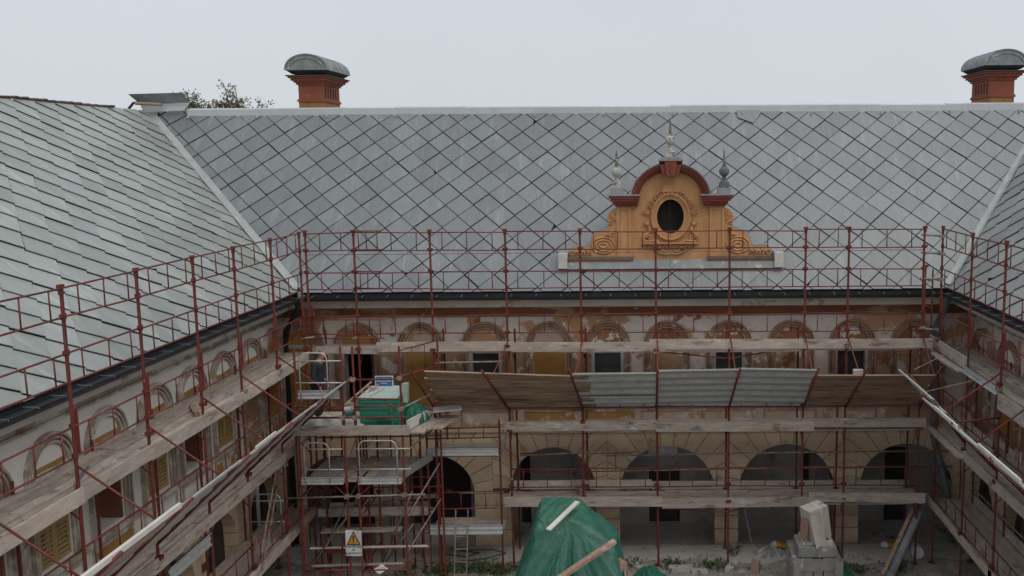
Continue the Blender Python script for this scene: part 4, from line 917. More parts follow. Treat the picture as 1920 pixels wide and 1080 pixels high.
corrug(Sright, sr, 12.4, 14.35, (0, 3.8), (-1.60, 5.30), 6); corrug(Sright, sr, 14.35, 16.3, (0, 3.8), (-1.62, 5.32), 6, sk=(0, .02)); corrug(Sright, sr, 16.25, 18.0, (0, 3.8), (-1.60, 5.33), 6, sk=(-.01, .02)); corrug(Sright, sr, 17.9, 19.5, (0, 3.8), (-1.58, 5.46), 6, sk=(0, .08))
for a, b in ((13.2, 14.9), (16.0, 17.2)): MB(Sright).beam((a, -1.62, 5.38), (b, -1.64, 5.40), .035, .06).build('canopy_timber', 'wood_pale', sr)
MB(Sright).tube((20.1, 0, 6.05), (19.4, -1.4, 5.62), .008, 6).build('wire_tie', 'pipe_dirty', sr); MB(Sright).tube((18.2, 0, 5.8), (18.2, -1.5, 5.45), .008, 6).build('wire_tie', 'pipe_dirty', sr)
MB(Sright).tube((18.17, .0, 4.9), (16.3, -1.6, 5.36), .024, 8).build('brace', 'red_paint', sr)
for s, z in ((22.05, 5.75), (22.05, 5.98), (18.17, 5.5), (22.05, 3.45), (22.05, 7.85), (22.05, 8.28), (22.05, 7.22)): coupler(Sright, sr, s, -.02, z)
gl = MB(); 
for x in (6.92, 7.10): gl.tube((x, 22.25, 5.95), (x, 22.25, 7.55 if x < 7 else 7.45), .02, 8)
for z in (7.2, 6.55, 5.98): gl.tube((6.92, 22.25, z), (7.10, 22.25, z-.05), .014, 6)
gl.box(6.90, 6.98, 22.22, 22.28, 7.5, 7.56); gl.build('corner_frame', 'red_paint', sr, smooth=False)

# ---------------------------------------------------------------- loading tower in the corner
tw = thing('loading_tower', (-6.6, 21, 0), 'red scaffold loading tower carrying the green crate, warning sign hung on its posts', 'scaffolding')
TX = [-7.84, -6.80, -6.53, -5.48]
for x in TX:
    for y in (20.2, 21.75):
        mb = MB(); zt = 6.05 if y < 21 else 4.2
        mb.tube((x, y, .004), (x, y, zt), .026, 8); mb.box(x-.07, x+.07, y-.07, y+.07, .003, .014)
        for z in (4.0, 2.83, 2.05, 4.3): mb.tube((x, y, z-.04), (x, y, z+.04), .04, 8)
        smooth_auto(mb.build('standard', 'red_paint', tw))
for x in (-8.1, -5.02, -4.9): smooth_auto(MB().tube((x, 20.7 if x < -6 else 21.45, .004), (x, 20.7 if x < -6 else 21.45, 4.4 if x < -5 else 5.9), .025, 8).build('standard', 'red_paint', tw))
def rail(p, q, r=.018, m='red_paint', name='rail'): return MB().tube(p, q, r, 8).build(name, m, tw, smooth=True)
for a, b in ((-7.84, -6.80), (-6.53, -5.48)):
    rail((a, 20.17, .78), (b, 20.17, .80)); rail((a, 20.17, 4.67), (b+.02, 20.17, 4.67)); rail((a+.05, 20.17, .5), (a+.3, 20.17, .78), .014); rail((b-.05, 20.17, .5), (b-.3, 20.17, .78), .014)
    rail((a, 20.18, 2.55), (a+.28, 20.18, 2.83), .014); rail((b, 20.18, 2.55), (b-.28, 20.18, 2.83), .014)
rail((-6.6, 20.14, 5.30), (-5.42, 20.14, 5.32), .02); rail((-7.84, 20.14, 4.42), (-5.3, 20.14, 4.44), .02); rail((-6.55, 20.14, 4.87), (-5.48, 20.14, 4.85), .018); rail((-5.9, 20.16, 4.85), (-5.6, 20.16, 4.6), .014)
rail((-8.2, 20.12, 2.55), (-5.0, 20.12, 2.62), .022, 'pipe_dirty'); rail((-8.0, 20.3, 4.4), (-6.6, 20.3, 4.38), .02)
rail((-5.48, 20.2, 4.62), (-4.92, 21.4, 4.70), .022, 'pipe_dirty'); rail((-5.48, 20.2, 5.36), (-4.92, 21.45, 5.30), .022, 'red_paint'); rail((-5.48, 20.2, 5.95), (-4.92, 21.45, 5.92), .016); rail((-5.3, 20.6, 5.36), (-5.3, 20.6, 5.94), .012); rail((-5.1, 21.0, 5.33), (-5.1, 21.0, 5.93), .012)
rail((-5.48, 20.2, 3.55), (-4.9, 21.4, 3.9), .02, 'pipe_dirty'); rail((-5.48, 20.2, 2.0), (-4.95, 21.45, 2.9), .018, 'pipe_dirty'); rail((-5.48, 20.2, 1.2), (-4.95, 21.45, 2.0), .018, 'pipe_dirty'); rail((-6.3, 21.2, .5), (-5.5, 20.9, 1.6), .02, 'pipe_dirty'); rail((-6.7, 20.8, 2.0), (-6.4, 20.6, 2.4), .018, 'pipe_dirty')
rail((-7.8, 20.6, .8), (-6.9, 20.8, 2.0), .018, 'pipe_dirty')
for x, z in ((-6.53, 4.42), (-5.48, 4.62), (-6.80, 4.42), (-6.53, 2.58), (-5.48, 2.6), (-6.8, 2.57), (-5.48, 5.33), (-6.53, 5.30)):
    mb = MB(); mb.box(x-.045, x+.045, 20.10, 20.22, z-.04, z+.04); mb.tube((x-.06, 20.12, z), (x+.06, 20.12, z), .022, 6); mb.build('coupler', 'pipe_dirty', tw)
for q in range(8):   # upper platform
    MB().beam((-8.15+.02*random.random(), 20.28+q*.212, 4.06+random.uniform(-.008, .008)), (-5.05+random.uniform(-.1, .25), 20.28+q*.212, 4.06+random.uniform(-.008, .008)), .205, .045).build('plank', 'wood', tw)
MB().beam((-7.9, 20.14, 4.13), (-5.30, 20.14, 4.13), .04, .22).build('toe_board', 'wood', tw)
MB().beam((-5.36, 20.2, 4.22), (-5.12, 21.1, 4.22), .04, .22).build('toe_board', 'wood_pale', tw)
for q in range(5): MB().beam((-5.28+q*.13, 20.45+q*.05, 4.03-.006*q), (-4.78+q*.08, 21.55, 4.05), .15, .04).build('side_plank', 'wood', tw)
MB().beam((-5.0, 21.2, 4.30), (-4.35, 21.35, 4.32), .45, .02).build('side_sheet', 'galvanised', tw)
for (a, b) in ((-7.80, -6.84), (-6.50, -5.52)):   # lower platform
    for q in range(4):
        w_ = (b-a)/4; MB().beam((a+w_*(q+.5), 20.26, 2.88), (a+w_*(q+.5), 21.9, 2.90), w_*.95, .04).build('plank', 'galvanised' if q % 3 else 'wood', tw)
    steel_toe(lambda p: Vector((p[0], 20.14+p[1], p[2])), tw, a, b, 2.88, 3.06)
    gate(lambda p: Vector((p[0], 20.10+p[1], p[2])), tw, a+.10 if a < -7 else a+.04, b-.30 if a < -7 else b-.08, 0, 2.90, 3.86 if a < -7 else 3.90, (3.70, 3.22), .10)
MB().beam((-6.70, 20.26, 2.9), (-6.63, 21.9, 2.92), .22, .05).build('plank', 'wood', tw)
steel_toe(lambda p: Vector((-5.46+p[0]*.28, 20.22+p[0], p[2])), tw, 0.0, 1.25, 2.98, 3.2, o=0)
gate(lambda p: Vector((p[0], 20.10+p[1], p[2])), tw, -7.70, -7.08, 0, 4.80, 5.93, (5.74, 5.24), .10)
steel_toe(lambda p: Vector((p[0], 20.22+p[1], p[2])), tw, -7.80, -6.86, 4.86, 5.06)
# ladder bay beside the tower
for x in (-5.30, -3.52):
    smooth_auto(MB().tube((x, 21.7, .004), (x, 21.7, 3.9), .025, 8).build('standard', 'red_paint', tw))
TB = lambda p: Vector((p[0], 21.66+p[1], p[2]))
steel_toe(TB, tw, -5.28, -3.55, 3.03, 3.22); steel_toe(TB, tw, -5.28, -3.50, 1.02, 1.28)
for z in (3.02, 1.04):
    for q in range(4): MB().beam((-5.28, 21.80+q*.23, z), (-3.5, 21.80+q*.23, z+.005), .22, .04).build('plank', 'wood', tw)
MB(TB).tube((-5.28, 0, 3.0), (-3.52, 0, 3.0), .02, 6).build('rail', 'pipe_dirty', tw)
for z in (2.08, 1.66, 3.70, 3.45): rail((-5.3, 21.64, z), (-3.52, 21.64, z+.03), .018)
for x in (-5.1, -4.5, -3.9): rail((x, 21.64, 1.66), (x, 21.64, 2.1), .013)
for x in (-4.5, -3.9): rail((x, 21.64, 3.45), (x, 21.64, 3.72), .013)
rail((-4.6, 21.95, 1.95), (-3.5, 21.95, 1.98), .014, 'steel_white')
for k in range(6): rail((-3.42+.02*k, 21.62, 3.3+.0*k+.05*k), (-3.40+.02*k, 21.62, 3.36+.05*k), .03, 'pipe_dirty', 'hose_coil')
# posts and shutters in the dark under the tower
for x, y, z in ((-7.2, 22.4, 2.9), (-6.2, 22.5, 2.9), (-5.7, 22.5, 2.9)): rail((x, y, 0.003), (x, y, z), .02)
MB().beam((-6.62, 22.7, 0.0), (-6.62, 22.7, 2.9), .20, .14).build('prop_post', 'portico', tw)
for q in range(4): MB().beam((-8.1, 21.95+q*.22, 1.42+random.uniform(-.01, .01)), (-5.35+random.uniform(-.2, .1), 21.95+q*.22, 1.44), .20, .04).build('plank', 'wood', tw)
MB().beam((-8.1, 21.84, 1.52), (-5.3, 21.84, 1.56), .035, .2).build('toe_board', 'wood', tw); MB().beam((-7.4, 22.5, 1.55), (-5.2, 22.4, 1.72), .16, .05).build('plank', 'wood', tw)
for x, y in ((-7.55, 22.2), (-7.0, 21.9), (-6.3, 22.1), (-5.75, 21.9), (-8.0, 22.3)): rail((x, y, .003), (x, y, 3.9), .022)
for z in (.9, 2.1, 2.35, 3.4): rail((-8.1, 21.95, z), (-5.0, 21.95, z+.03), .017, 'red_paint' if z > 2 else 'pipe_dirty')
for x in (-7.7, -7.1, -6.5, -5.9): rail((x, 21.95, 1.9), (x, 21.95, 2.36), .012)
rail((-8.0, 21.0, .4), (-6.9, 21.7, 2.6), .018, 'pipe_dirty', 'brace'); rail((-6.5, 21.7, .3), (-5.5, 20.9, 2.4), .018, 'pipe_dirty', 'brace')
for x in (-7.84, -6.53, -5.48): rail((x, 20.2, 2.05), (x, 21.75, 2.05), .018); rail((x, 20.2, .8), (x, 21.75, .8), .018)
ld = thing('ladder', (-4.4, 21.45, 0), 'rusty steel ladder leaning on the low platform beside the tower', 'ladder')
for x in (-4.66, -4.36): MB().tube((x, 21.3, .0), (x+.03, 21.6, 1.66), .016, 6).build('stile', 'pipe_dirty', ld)
for k in range(5): MB().tube((-4.66+.006*k, 21.32+.054*k, .12+.3*k), (-4.36+.006*k, 21.32+.054*k, .12+.3*k), .014, 6).build('rung', 'pipe_dirty', ld)

# ---------------------------------------------------------------- signs
sg_ = thing('warning_sign', (-6.68, 20.12, 1.16), 'white PONTEGGIO IN ALLESTIMENTO warning sign with amber triangle hung on red posts', 'sign')
def FS(u, v, d): return (-6.69+u+.03*v, 20.115-d, 1.16+v)
MB().grid(lambda a, b: FS(-.185+.37*a, .62*b+.008*math.sin(a*6), .012*math.sin(a*5+b*3)), 8, 10).build('plate', 'sign_white', sg_)
MB().prism([(-.16, .275), (.16, .275), (.0, .60)], FS, .016, .020).build('triangle_border', 'ink', sg_)
MB().prism([(-.128, .295), (.128, .295), (.0, .558)], FS, .0205, .024).build('triangle', 'sign_amber', sg_)
ex = MB(); ex.prism([(-.016, .49), (-.010, .375), (.010, .375), (.016, .49), (.0, .50)], FS, .0245, .028); ex.prism([(.016*math.cos(a*.785), .342+.016*math.sin(a*.785)) for a in range(8)], FS, .0245, .028); ex.build('exclamation_mark', 'ink', sg_)
for t_, z, sz in (('PONTEGGIO', .215, .068), ('IN', .135, .062), ('ALLESTIMENTO', .055, .058)):
    text(t_, sz, 'ink', sg_, Matrix.Translation(FS(0, z, .022)) @ Matrix.Rotation(math.pi/2, 4, 'X'))
pp = thing('paper_notice', (-6.2, 20.5, .6), 'small white notice with amber print lying on the boards under the tower', 'notice')
MB().prism([(-.17, 0), (0, -.10), (.18, .02), (.02, .13)], lambda u, v, d: (-6.2+u, 20.45+v*.7, .66+v*.75+d), 0, .006).build('sheet', 'sign_white', pp)
for k in range(4): MB().prism([(-.08+.05*k, -.01), (-.055+.05*k, -.005), (-.03+.05*k, .06), (-.055+.05*k, .055)], lambda u, v, d: (-6.2+u, 20.45+v*.7-.004, .667+v*.75+d), 0, .004).build('print', 'sign_amber', pp)

# ---------------------------------------------------------------- load on the tower platform
cr = thing('green_crate', (-6.0, 20.8, 4.09), 'green plastic covered crate with hand written black letters on the tower platform', 'crate')
x0, x1, y0, y1, z0, z1 = -6.55, -5.62, 20.55, 21.25, 4.10, 4.74
mb = MB(); n = mb._a([(x0+.02, y0, z0), (x1+.03, y0, z0), (x1+.06, y1, z0), (x0+.05, y1, z0), (x0, y0-.03, z1), (x1, y0-.03, z1), (x1+.05, y1, z1+.10), (x0+.1, y1, z1+.10)])
mb.f += [(n, n+1, n+2, n+3), (n+4, n+5, n+6, n+7)]+[(n+i, n+(i+1) % 4, n+4+(i+1) % 4, n+4+i) for i in range(4)]; mb.build('body', 'crate_green', cr)
mb = MB(); n = mb._a([(x0-.03, y0-.05, z1+.005), (x1-.05, y0-.05, z1+.005), (x1+.06, y1+.02, z1+.115), (x0+.08, y1+.02, z1+.115), (x0-.03, y0-.05, z1+.03), (x1-.05, y0-.05, z1+.03), (x1+.06, y1+.02, z1+.14), (x0+.08, y1+.02, z1+.14)])
mb.f += [(n, n+1, n+2, n+3), (n+4, n+5, n+6, n+7)]+[(n+i, n+(i+1) % 4, n+4+(i+1) % 4, n+4+i) for i in range(4)]; mb.build('lid', 'crate_pale', cr)
for k in range(4): MB().box(x0+.02, x1-.02, y0-.04, y0-.012, z0+.10+.15*k, z0+.115+.15*k).build('fold', 'netting', cr)
MB().box(x1-.2, x1-.15, y0-.045, y0-.012, z0+.01, z1-.05).build('strap', 'crate_green', cr)
text('MARANI', .125, 'ink', cr, Matrix.Translation((-6.17, y0-.055, 4.285)) @ Matrix.Rotation(R(2), 4, 'Y') @ Matrix.Rotation(math.pi/2, 4, 'X'))
text('PIETRE', .115, 'ink', cr, Matrix.Translation((-5.96, y0-.055, 4.175)) @ Matrix.Rotation(R(-3), 4, 'Y') @ Matrix.Rotation(math.pi/2, 4, 'X'))
MB().beam((-6.3, 20.62, 4.80), (-6.1, 21.1, 4.875), .03, .02).build('lath', 'wood', cr)
tag(MB().prism([(-5.58, 4.60), (-5.48, 4.60), (-5.46, 5.06), (-5.60, 5.04)], lambda u, v, d: (u, 20.75+d, v), 0, .14).build('foam_panel', 'crate_pale'), 'pale upright panel standing at the end of the green crate', 'panel')
bs = thing('blue_sign', (-6.15, 21.25, 4.85), 'blue site sign with white lines of writing standing on the green crate', 'sign')
MB().box(-6.36, -5.93, 21.245, 21.26, 4.85, 5.12).build('plate', 'sign_white', bs)
MB().box(-6.335, -5.955, 21.238, 21.2445, 4.865, 5.10).build('field', 'sign_blue', bs)
for r_, (a, b, z, h) in enumerate(((-6.29, -6.02, 5.055, .03), (-6.32, -5.98, 5.0, .026), (-6.22, -6.08, 4.945, .026))):
    u = a; mb = MB(); rg = random.Random(r_)
    while u < b:
        w_ = rg.uniform(.010, .02); mb.box(u, u+w_, 21.234, 21.2375, z-h/2, z+h/2*rg.uniform(.4, 1)); u += w_+rg.uniform(.006, .012)
    mb.build('lettering', 'sign_white', bs)
fr2 = thing('wooden_frame', (-6.75, 20.9, 4.1), 'small wooden ladder frame leaning against the green crate', 'frame')
for dx in (0, .16): MB().beam((-6.86+dx, 20.45, 4.62-dx*.4), (-6.40+dx, 21.1, 5.02-dx*.4), .03, .04).build('stile', 'wood_red', fr2)
for k in range(4): 
    t = .15+.22*k; MB().beam((-6.86+.46*t, 20.45+.65*t, 4.62+.40*t), (-6.70+.46*t, 20.45+.65*t, 4.556+.40*t), .025, .03).build('rung', 'wood_red', fr2)
nn = MB()
def net(u, v):
    a = u*2*math.pi; r = (.31*math.sqrt(max(0, 1-v*v))+.01)*(1+.15*math.sin(5*a)+.1*math.sin(11*a+v*4)); return (-5.36+r*math.cos(a)*.8, 21.0+r*math.sin(a), 4.10+.42*v*(1-.12*math.sin(3*a)*(1-v)))
tag(nn.grid(net, 40, 10).build('netting_heap', 'netting', smooth=True), 'bundle of green safety netting beside the green crate', 'netting')
sh = MB()
def sheet(u, v):
    x = -8.0+1.55*u; y = 20.22+.75*v; m = (math.sin(math.pi*min(1, v*1.0))**.6)*(math.sin(math.pi*min(1, max(0, u)))**.5)
    h = .05+.17*m*(.7+.5*math.sin(u*4+1))+.035*math.sin(u*23+v*7)+.03*math.sin(v*19-u*9)+.10*math.exp(-((u-.9)/.1)**2)*m*2
    return (x, y, 4.10+max(.0, h)*1.0 if 0 < v < 1 else 4.10)
tag(sh.grid(sheet, 48, 22).build('plastic_sheet', 'sheet_plastic', smooth=True), 'crumpled dirty white plastic sheet on the tower platform at the worker\'s feet', 'sheet')
bk = thing('bucket', (-6.92, 20.95, 4.09), 'white plastic bucket with green label beside the worker', 'bucket')
smooth_auto(MB().lathe((-6.92, 20.95, 4.10), [(.11, 0), (.14, .30), (.148, .30), (.148, .33), (.13, .33)], 16).build('body', 'bucket_white', bk)); MB().lathe((-6.92, 20.95, 4.10), [(.139, .17), (.146, .27)], 16).build('label', 'crate_green', bk, smooth=True)

# ---------------------------------------------------------------- the worker
def skin(name, pts, edges, rad, m, parent, sub=1):
    me = bpy.data.meshes.new(name); me.from_pydata(pts, edges, []); o = bpy.data.objects.new('tmp', me); C.objects.link(o)
    md = o.modifiers.new('s', 'SKIN'); md.use_smooth_shade = True
    for i, r_ in enumerate(rad):
        v = me.skin_vertices[0].data[i]; v.radius = r_ if isinstance(r_, tuple) else (r_, r_); v.use_root = (i == 0)
    if sub: s = o.modifiers.new('d', 'SUBSURF'); s.levels = sub; s.render_levels = sub
    dg = bpy.context.evaluated_depsgraph_get(); dg.update(); nm = bpy.data.meshes.new_from_object(o.evaluated_get(dg)); nm.name = name
    bpy.data.objects.remove(o); nm.materials.clear(); nm.materials.append(MATS[m])
    for p in nm.polygons: p.use_smooth = True
    return link(name, nm, parent)
MX, MY, MZ = -7.62, 20.98, 4.10
pe = thing('person', (MX, MY, MZ), 'worker in dark jacket and dark trousers on the tower platform, looking down', 'person')
def m_(x, y, z): return (MX+x, MY+y, MZ+z)
# body: pelvis, spine, neck, head in one piece with arms and legs (facing +x)
bp = [m_(0, 0, .92), m_(.0, 0, 1.10), m_(.01, 0, 1.28), m_(.035, 0, 1.42), m_(.09, 0, 1.50), m_(.13, 0, 1.56), m_(.15, 0, 1.63), m_(.145, 0, 1.69),
      m_(.02, -.18, 1.38), m_(-.01, -.24, 1.12), m_(.10, -.22, .90), m_(.02, .18, 1.38), m_(.0, .23, 1.12), m_(.12, .20, .92),
      m_(.0, -.09, .88), m_(.03, -.10, .48), m_(-.02, -.10, .08), m_(.0, .09, .88), m_(.02, .11, .48), m_(-.06, .11, .08)]
be = [(0, 1), (1, 2), (2, 3), (3, 4), (4, 5), (5, 6), (6, 7), (3, 8), (8, 9), (9, 10), (3, 11), (11, 12), (12, 13), (0, 14), (14, 15), (15, 16), (0, 17), (17, 18), (18, 19)]
br_ = [.11, .105, .11, .08, .05, .075, .092, .07, .05, .04, .028, .05, .04, .028, .075, .05, .036, .075, .05, .036]
body = skin('body', bp, be, br_, 'skin', pe, 1)
jp = [m_(0, 0, .86), m_(.0, 0, 1.08), m_(.01, 0, 1.28), m_(.03, 0, 1.42), m_(.06, 0, 1.475), m_(.02, -.185, 1.39), m_(-.02, -.25, 1.13), m_(.075, -.23, .95), m_(.02, .185, 1.39), m_(-.01, .24, 1.13), m_(.09, .21, .96)]
skin('jacket', jp, [(0, 1), (1, 2), (2, 3), (3, 4), (3, 5), (5, 6), (6, 7), (3, 8), (8, 9), (9, 10)], [(.155, .185), (.145, .175), (.15, .18), (.11, .12), .075, .085, .068, .055, .085, .068, .055], 'jacket', pe, 1)
skin('trousers', [m_(0, 0, .90), m_(.0, -.095, .84), m_(.03, -.10, .48), m_(-.02, -.10, .09), m_(.0, .095, .84), m_(.02, .11, .48), m_(-.06, .11, .09)], [(0, 1), (1, 2), (2, 3), (0, 4), (4, 5), (5, 6)], [.13, .105, .08, .068, .105, .08, .068], 'trousers', pe, 1)
for sx, sy in ((-.02, -.10), (-.06, .11)): skin('shoe', [m_(sx-.03, sy, .045), m_(sx+.08, sy, .045), m_(sx+.19, sy, .035)], [(0, 1), (1, 2)], [.05, .05, .038], 'shoe', pe, 1)
skin('hair', [m_(.10, 0, 1.61), m_(.115, 0, 1.69), m_(.155, 0, 1.735)], [(0, 1), (1, 2)], [.068, .085, .062], 'hair', pe, 1)
fm = MB(); fm.lathe(m_(.245, 0, 1.60), [(.0, -.02), (.018, -.012), (.014, .02), (.004, .035)], 8)     # nose
for s in (-1, 1): fm.lathe(m_(.145, .09*s, 1.62), [(.0, -.03), (.02, -.015), (.022, .01), (0, .03)], 8, .6, .4)
fm.build('nose_and_ears', 'skin', pe, smooth=True)
em = MB()
for s in (-1, 1): em.lathe(m_(.222, .034*s, 1.645), [(0, -.007), (.008, 0), (0, .007)], 6)
em.path([m_(.222, -.025, 1.555), m_(.232, 0, 1.553), m_(.222, .025, 1.555)], .004, 5); em.build('eyes_and_mouth', 'ink', pe)
for (hx, hy, hz) in ((.105, -.22, .885), (.125, .20, .905)):
    pts = [m_(hx, hy, hz), m_(hx+.03, hy, hz-.055)]; ed = [(0, 1)]; rd = [.028, .03]
    for k, l in enumerate((.05, .058, .054, .042)):
        b = len(pts); yy = hy-.024+.016*k; pts += [m_(hx+.045, yy, hz-.085), m_(hx+.062, yy, hz-.085-l*.6), m_(hx+.052, yy, hz-.085-l)]; ed += [(1, b), (b, b+1), (b+1, b+2)]; rd += [.009, .0085, .007]
    b = len(pts); pts += [m_(hx+.045, hy-.035, hz-.035), m_(hx+.068, hy-.03, hz-.07)]; ed += [(0, b), (b, b+1)]; rd += [.011, .009]
    skin('hand', pts, ed, rd, 'skin', pe, 1)

# ---------------------------------------------------------------- boards and trestle under the tower
for k, (a, b, lab) in enumerate((((-8.0, 21.0, .95), (-5.2, 21.05, .97), 'long pale board lying across the red trestle, uppermost'), ((-7.9, 20.75, .62), (-5.75, 20.8, .65), 'pale board low under the tower, notice lying on it'), ((-7.9, 21.5, 1.18), (-5.95, 21.5, 1.22), 'board lying behind the others under the tower'))):
    tag(MB().beam(a, b, .22, .05, up=(0, .5, .87) if k < 2 else (0, 0, 1)).build('timber_board', 'wood'), lab, 'board', 'loose boards under the tower')
tr = thing('trestle', (-7.3, 20.95, 0), 'low red steel trestle standing under the tower', 'trestle')
for x in (-7.62, -7.18):
    for dy in (-.22, .22): MB().tube((x-.03, 20.9+dy*1.4, .0), (x, 20.9+dy*.2, 1.30), .02, 6).build('leg', 'red_paint', tr)
MB().beam((-7.66, 20.9, .92), (-7.14, 20.9, .92), .05, .07).build('crossbar', 'red_paint', tr)
for y in (20.75, 21.05): MB().tube((-7.64, y, .45), (-7.18, y, .45), .015, 6).build('stretcher', 'red_paint', tr)

# ---------------------------------------------------------------- tarpaulin heap with boards
def lerp(a, b, t): return a+(b-a)*t
def tri(x):
    x = (x/(2*math.pi)) % 1; return (4*x-1 if x < .5 else 3-4*x)
def tarp(u, v):
    a = 2*math.pi*u; ca, sa = math.cos(a), math.sin(a)
    q = (abs(ca)**7+abs(sa)**7)**(-1/7); ux, uy = ca*q, sa*q        # nearly square plan
    s = (ux+1)/2; w_ = (uy+1)/2
    def ring(k):
        if k == 0: return (-1.78, 18.52, 2.96)
        if k == 1: return (lerp(-2.20, -1.36, s), lerp(18.12, 18.92, w_), lerp(2.80, 3.0, w_)-.03*s)       # flat top of the stack
        if k == 2: return (lerp(-2.26, -.56, s), lerp(18.02, 18.98, w_), lerp(2.72, 2.30, s**.8)+lerp(0, .18, w_)*(1-s))   # lower second stack
        if k == 3: return (lerp(-2.62, -.45, s), lerp(17.55, 19.3, w_), 1.45)
        return (lerp(-3.0, -.32, s), lerp(17.2, 19.6, w_), .02)
    t = v*4; k = min(3, int(t)); f = t-k; A, B = ring(k), ring(k+1)
    p = [lerp(A[i], B[i], f) for i in range(3)]
    dn = min(1, max(0, (v-.46)/.3))
    fold = (.085*tri(9*a+.7*math.sin(3*a)+1.0)+.05*tri(17*a+2.2*v+1.3*math.sin(2*a))+.02*math.sin(41*a+4*v))*dn*(.5+v*.8)
    if sa < -.2:     # on the front the creases fan out from the corner of the upper stack
        g_ = math.atan2(p[0]+1.50, max(.06, 2.86-p[2])); fan = .11*tri(13*g_+.9*math.sin(4*g_)+.4)+.04*tri(31*g_+1.1)+.012*math.sin(60*g_+20*p[2])
        w2 = min(1, (-sa-.2)*2.5); fold = lerp(fold, fan*dn*(.55+.6*v), w2)
    p[0] += ca*fold; p[1] += sa*fold
    p[2] += .010*math.sin(13*p[0]+6*p[1])*(1-dn)+.008*math.sin(31*p[0]-17*p[1])+.006*math.sin(57*p[0]+41*p[1])
    return tuple(p)
tp = thing('tarpaulin_heap', (-1.6, 18.4, 0), 'pallet stack under a draped green tarpaulin in the courtyard', 'tarpaulin')
to = MB().grid(tarp, 320, 64).build('tarpaulin', 'tarp', tp, smooth=True)
for k in range(6): MB().beam((-.36+.05*(k % 2), 17.9+.14*k, .9), (-.52+.02*k, 18.0+.14*k, 2.02-.08*k), .07, .03).build('pallet_slat', 'wood_red', tp)
for k in range(3): MB().beam((-.40, 17.8, 1.0+.35*k), (-.44, 18.75, 1.0+.35*k), .03, .08).build('pallet_bearer', 'wood_red', tp)
tag(MB().beam((-1.40, 18.48, 3.06), (-1.94, 17.66, 2.79), .11, .03).build('white_lath', 'wood_pale'), 'white painted lath lying on top of the green tarpaulin', 'board')
tag(MB().beam((-.60, 17.72, 2.52), (-1.75, 17.02, 2.02), .13, .07).build('timber_beam', 'wood_red'), 'thick weathered timber weighing down the front of the green tarpaulin', 'beam')
st = MB()
def small(u, v):
    a = u*2*math.pi; r = v*(.30+.07*math.sin(3*a)+.05*math.sin(7*a)); return (.12+r*math.cos(a)*1.1, 21.35+r*math.sin(a)*.7, .02+.22*(1-v**2)*(1+.3*math.sin(4*a+v*5))+.02*math.sin(13*a))
tag(st.grid(small, 48, 10).build('folded_tarpaulin', 'netting', smooth=True), 'crumpled green tarpaulin lying flat on the ground beside the big heap', 'tarpaulin')

# ---------------------------------------------------------------- wrapped stone pallet with carton
ps = thing('stone_pallet', (3.95, 20.2, 0), 'shrink wrapped pallet of stone slabs below the tilted carton', 'pallet')
for k in range(5):
    w_ = .22; MB().box(3.37+k*.228, 3.37+k*.228+w_-.012*(k % 3), 19.70+.025*(k % 2), 20.75, .14, 1.12+.02*(k % 2)).build('slab', 'stone_wrap', ps)
MB().box(3.5, 4.36, 19.86, 20.6, 1.165, 1.40).build('top_slab', 'stone_wrap', ps); MB().box(3.62, 4.30, 20.0, 20.6, 1.401, 1.46).build('upper_slab', 'block_white', ps)
for k in range(3): MB().box(3.40+k*.5, 3.52+k*.5, 19.75, 20.7, .003, .135).build('bearer', 'wood_red', ps)
def wrap(u, v):
    a = u*2*math.pi; ca, sa = math.cos(a), math.sin(a); q = (abs(ca)**6+abs(sa)**6)**(-1/6)
    return (3.93+ca*q*(.60+.012*math.sin(9*a+v*6)), 20.235+sa*q*(.55+.012*math.sin(14*a)), .25+.93*v+.02*math.sin(5*a)+.012*math.sin(v*25+a*3))
MB().grid(lambda u, v: wrap(u, .72+.30*v), 64, 6).build('wrapping', 'stone_wrap', ps, smooth=True)
ct = thing('carton', (3.98, 20.2, 1.46), 'tilted torn cardboard carton with white tape on top of the stone pallet', 'carton')
M0 = Matrix.Translation((3.98, 20.2, 1.47)) @ Matrix.Rotation(R(24), 4, 'Z') @ Matrix.Rotation(R(-9), 4, 'Y')
def cx_(p): return M0 @ Vector(p)
MB(cx_).box(-.24, .27, -.20, .20, .05, .80).build('body', 'carton', ct)
MB(cx_).box(.05, .09, -.205, .205, .045, .805).build('tape', 'sign_white', ct)
def flap(u, v): return (-.26-.08*v+.05*u, -.20-.20*u*v, .80-.65*u-.02*math.sin(7*v))
MB(cx_).grid(lambda u, v: (-.24+.30*v, -.215-.10*u*u-.03*math.sin(v*3), .70-.75*u+.03*math.sin(v*5)), 8, 6).build('paper_flap', 'carton', ct)
MB(cx_).grid(lambda u, v: (-.26-.12*u, -.15+.3*v, .58-.55*u+.03*math.sin(v*6)), 6, 6).build('paper_flap', 'wood_red', ct)
MB(cx_).box(.16, .24, -.03, .0, .803, .806).build('print', 'dormer_red', ct)

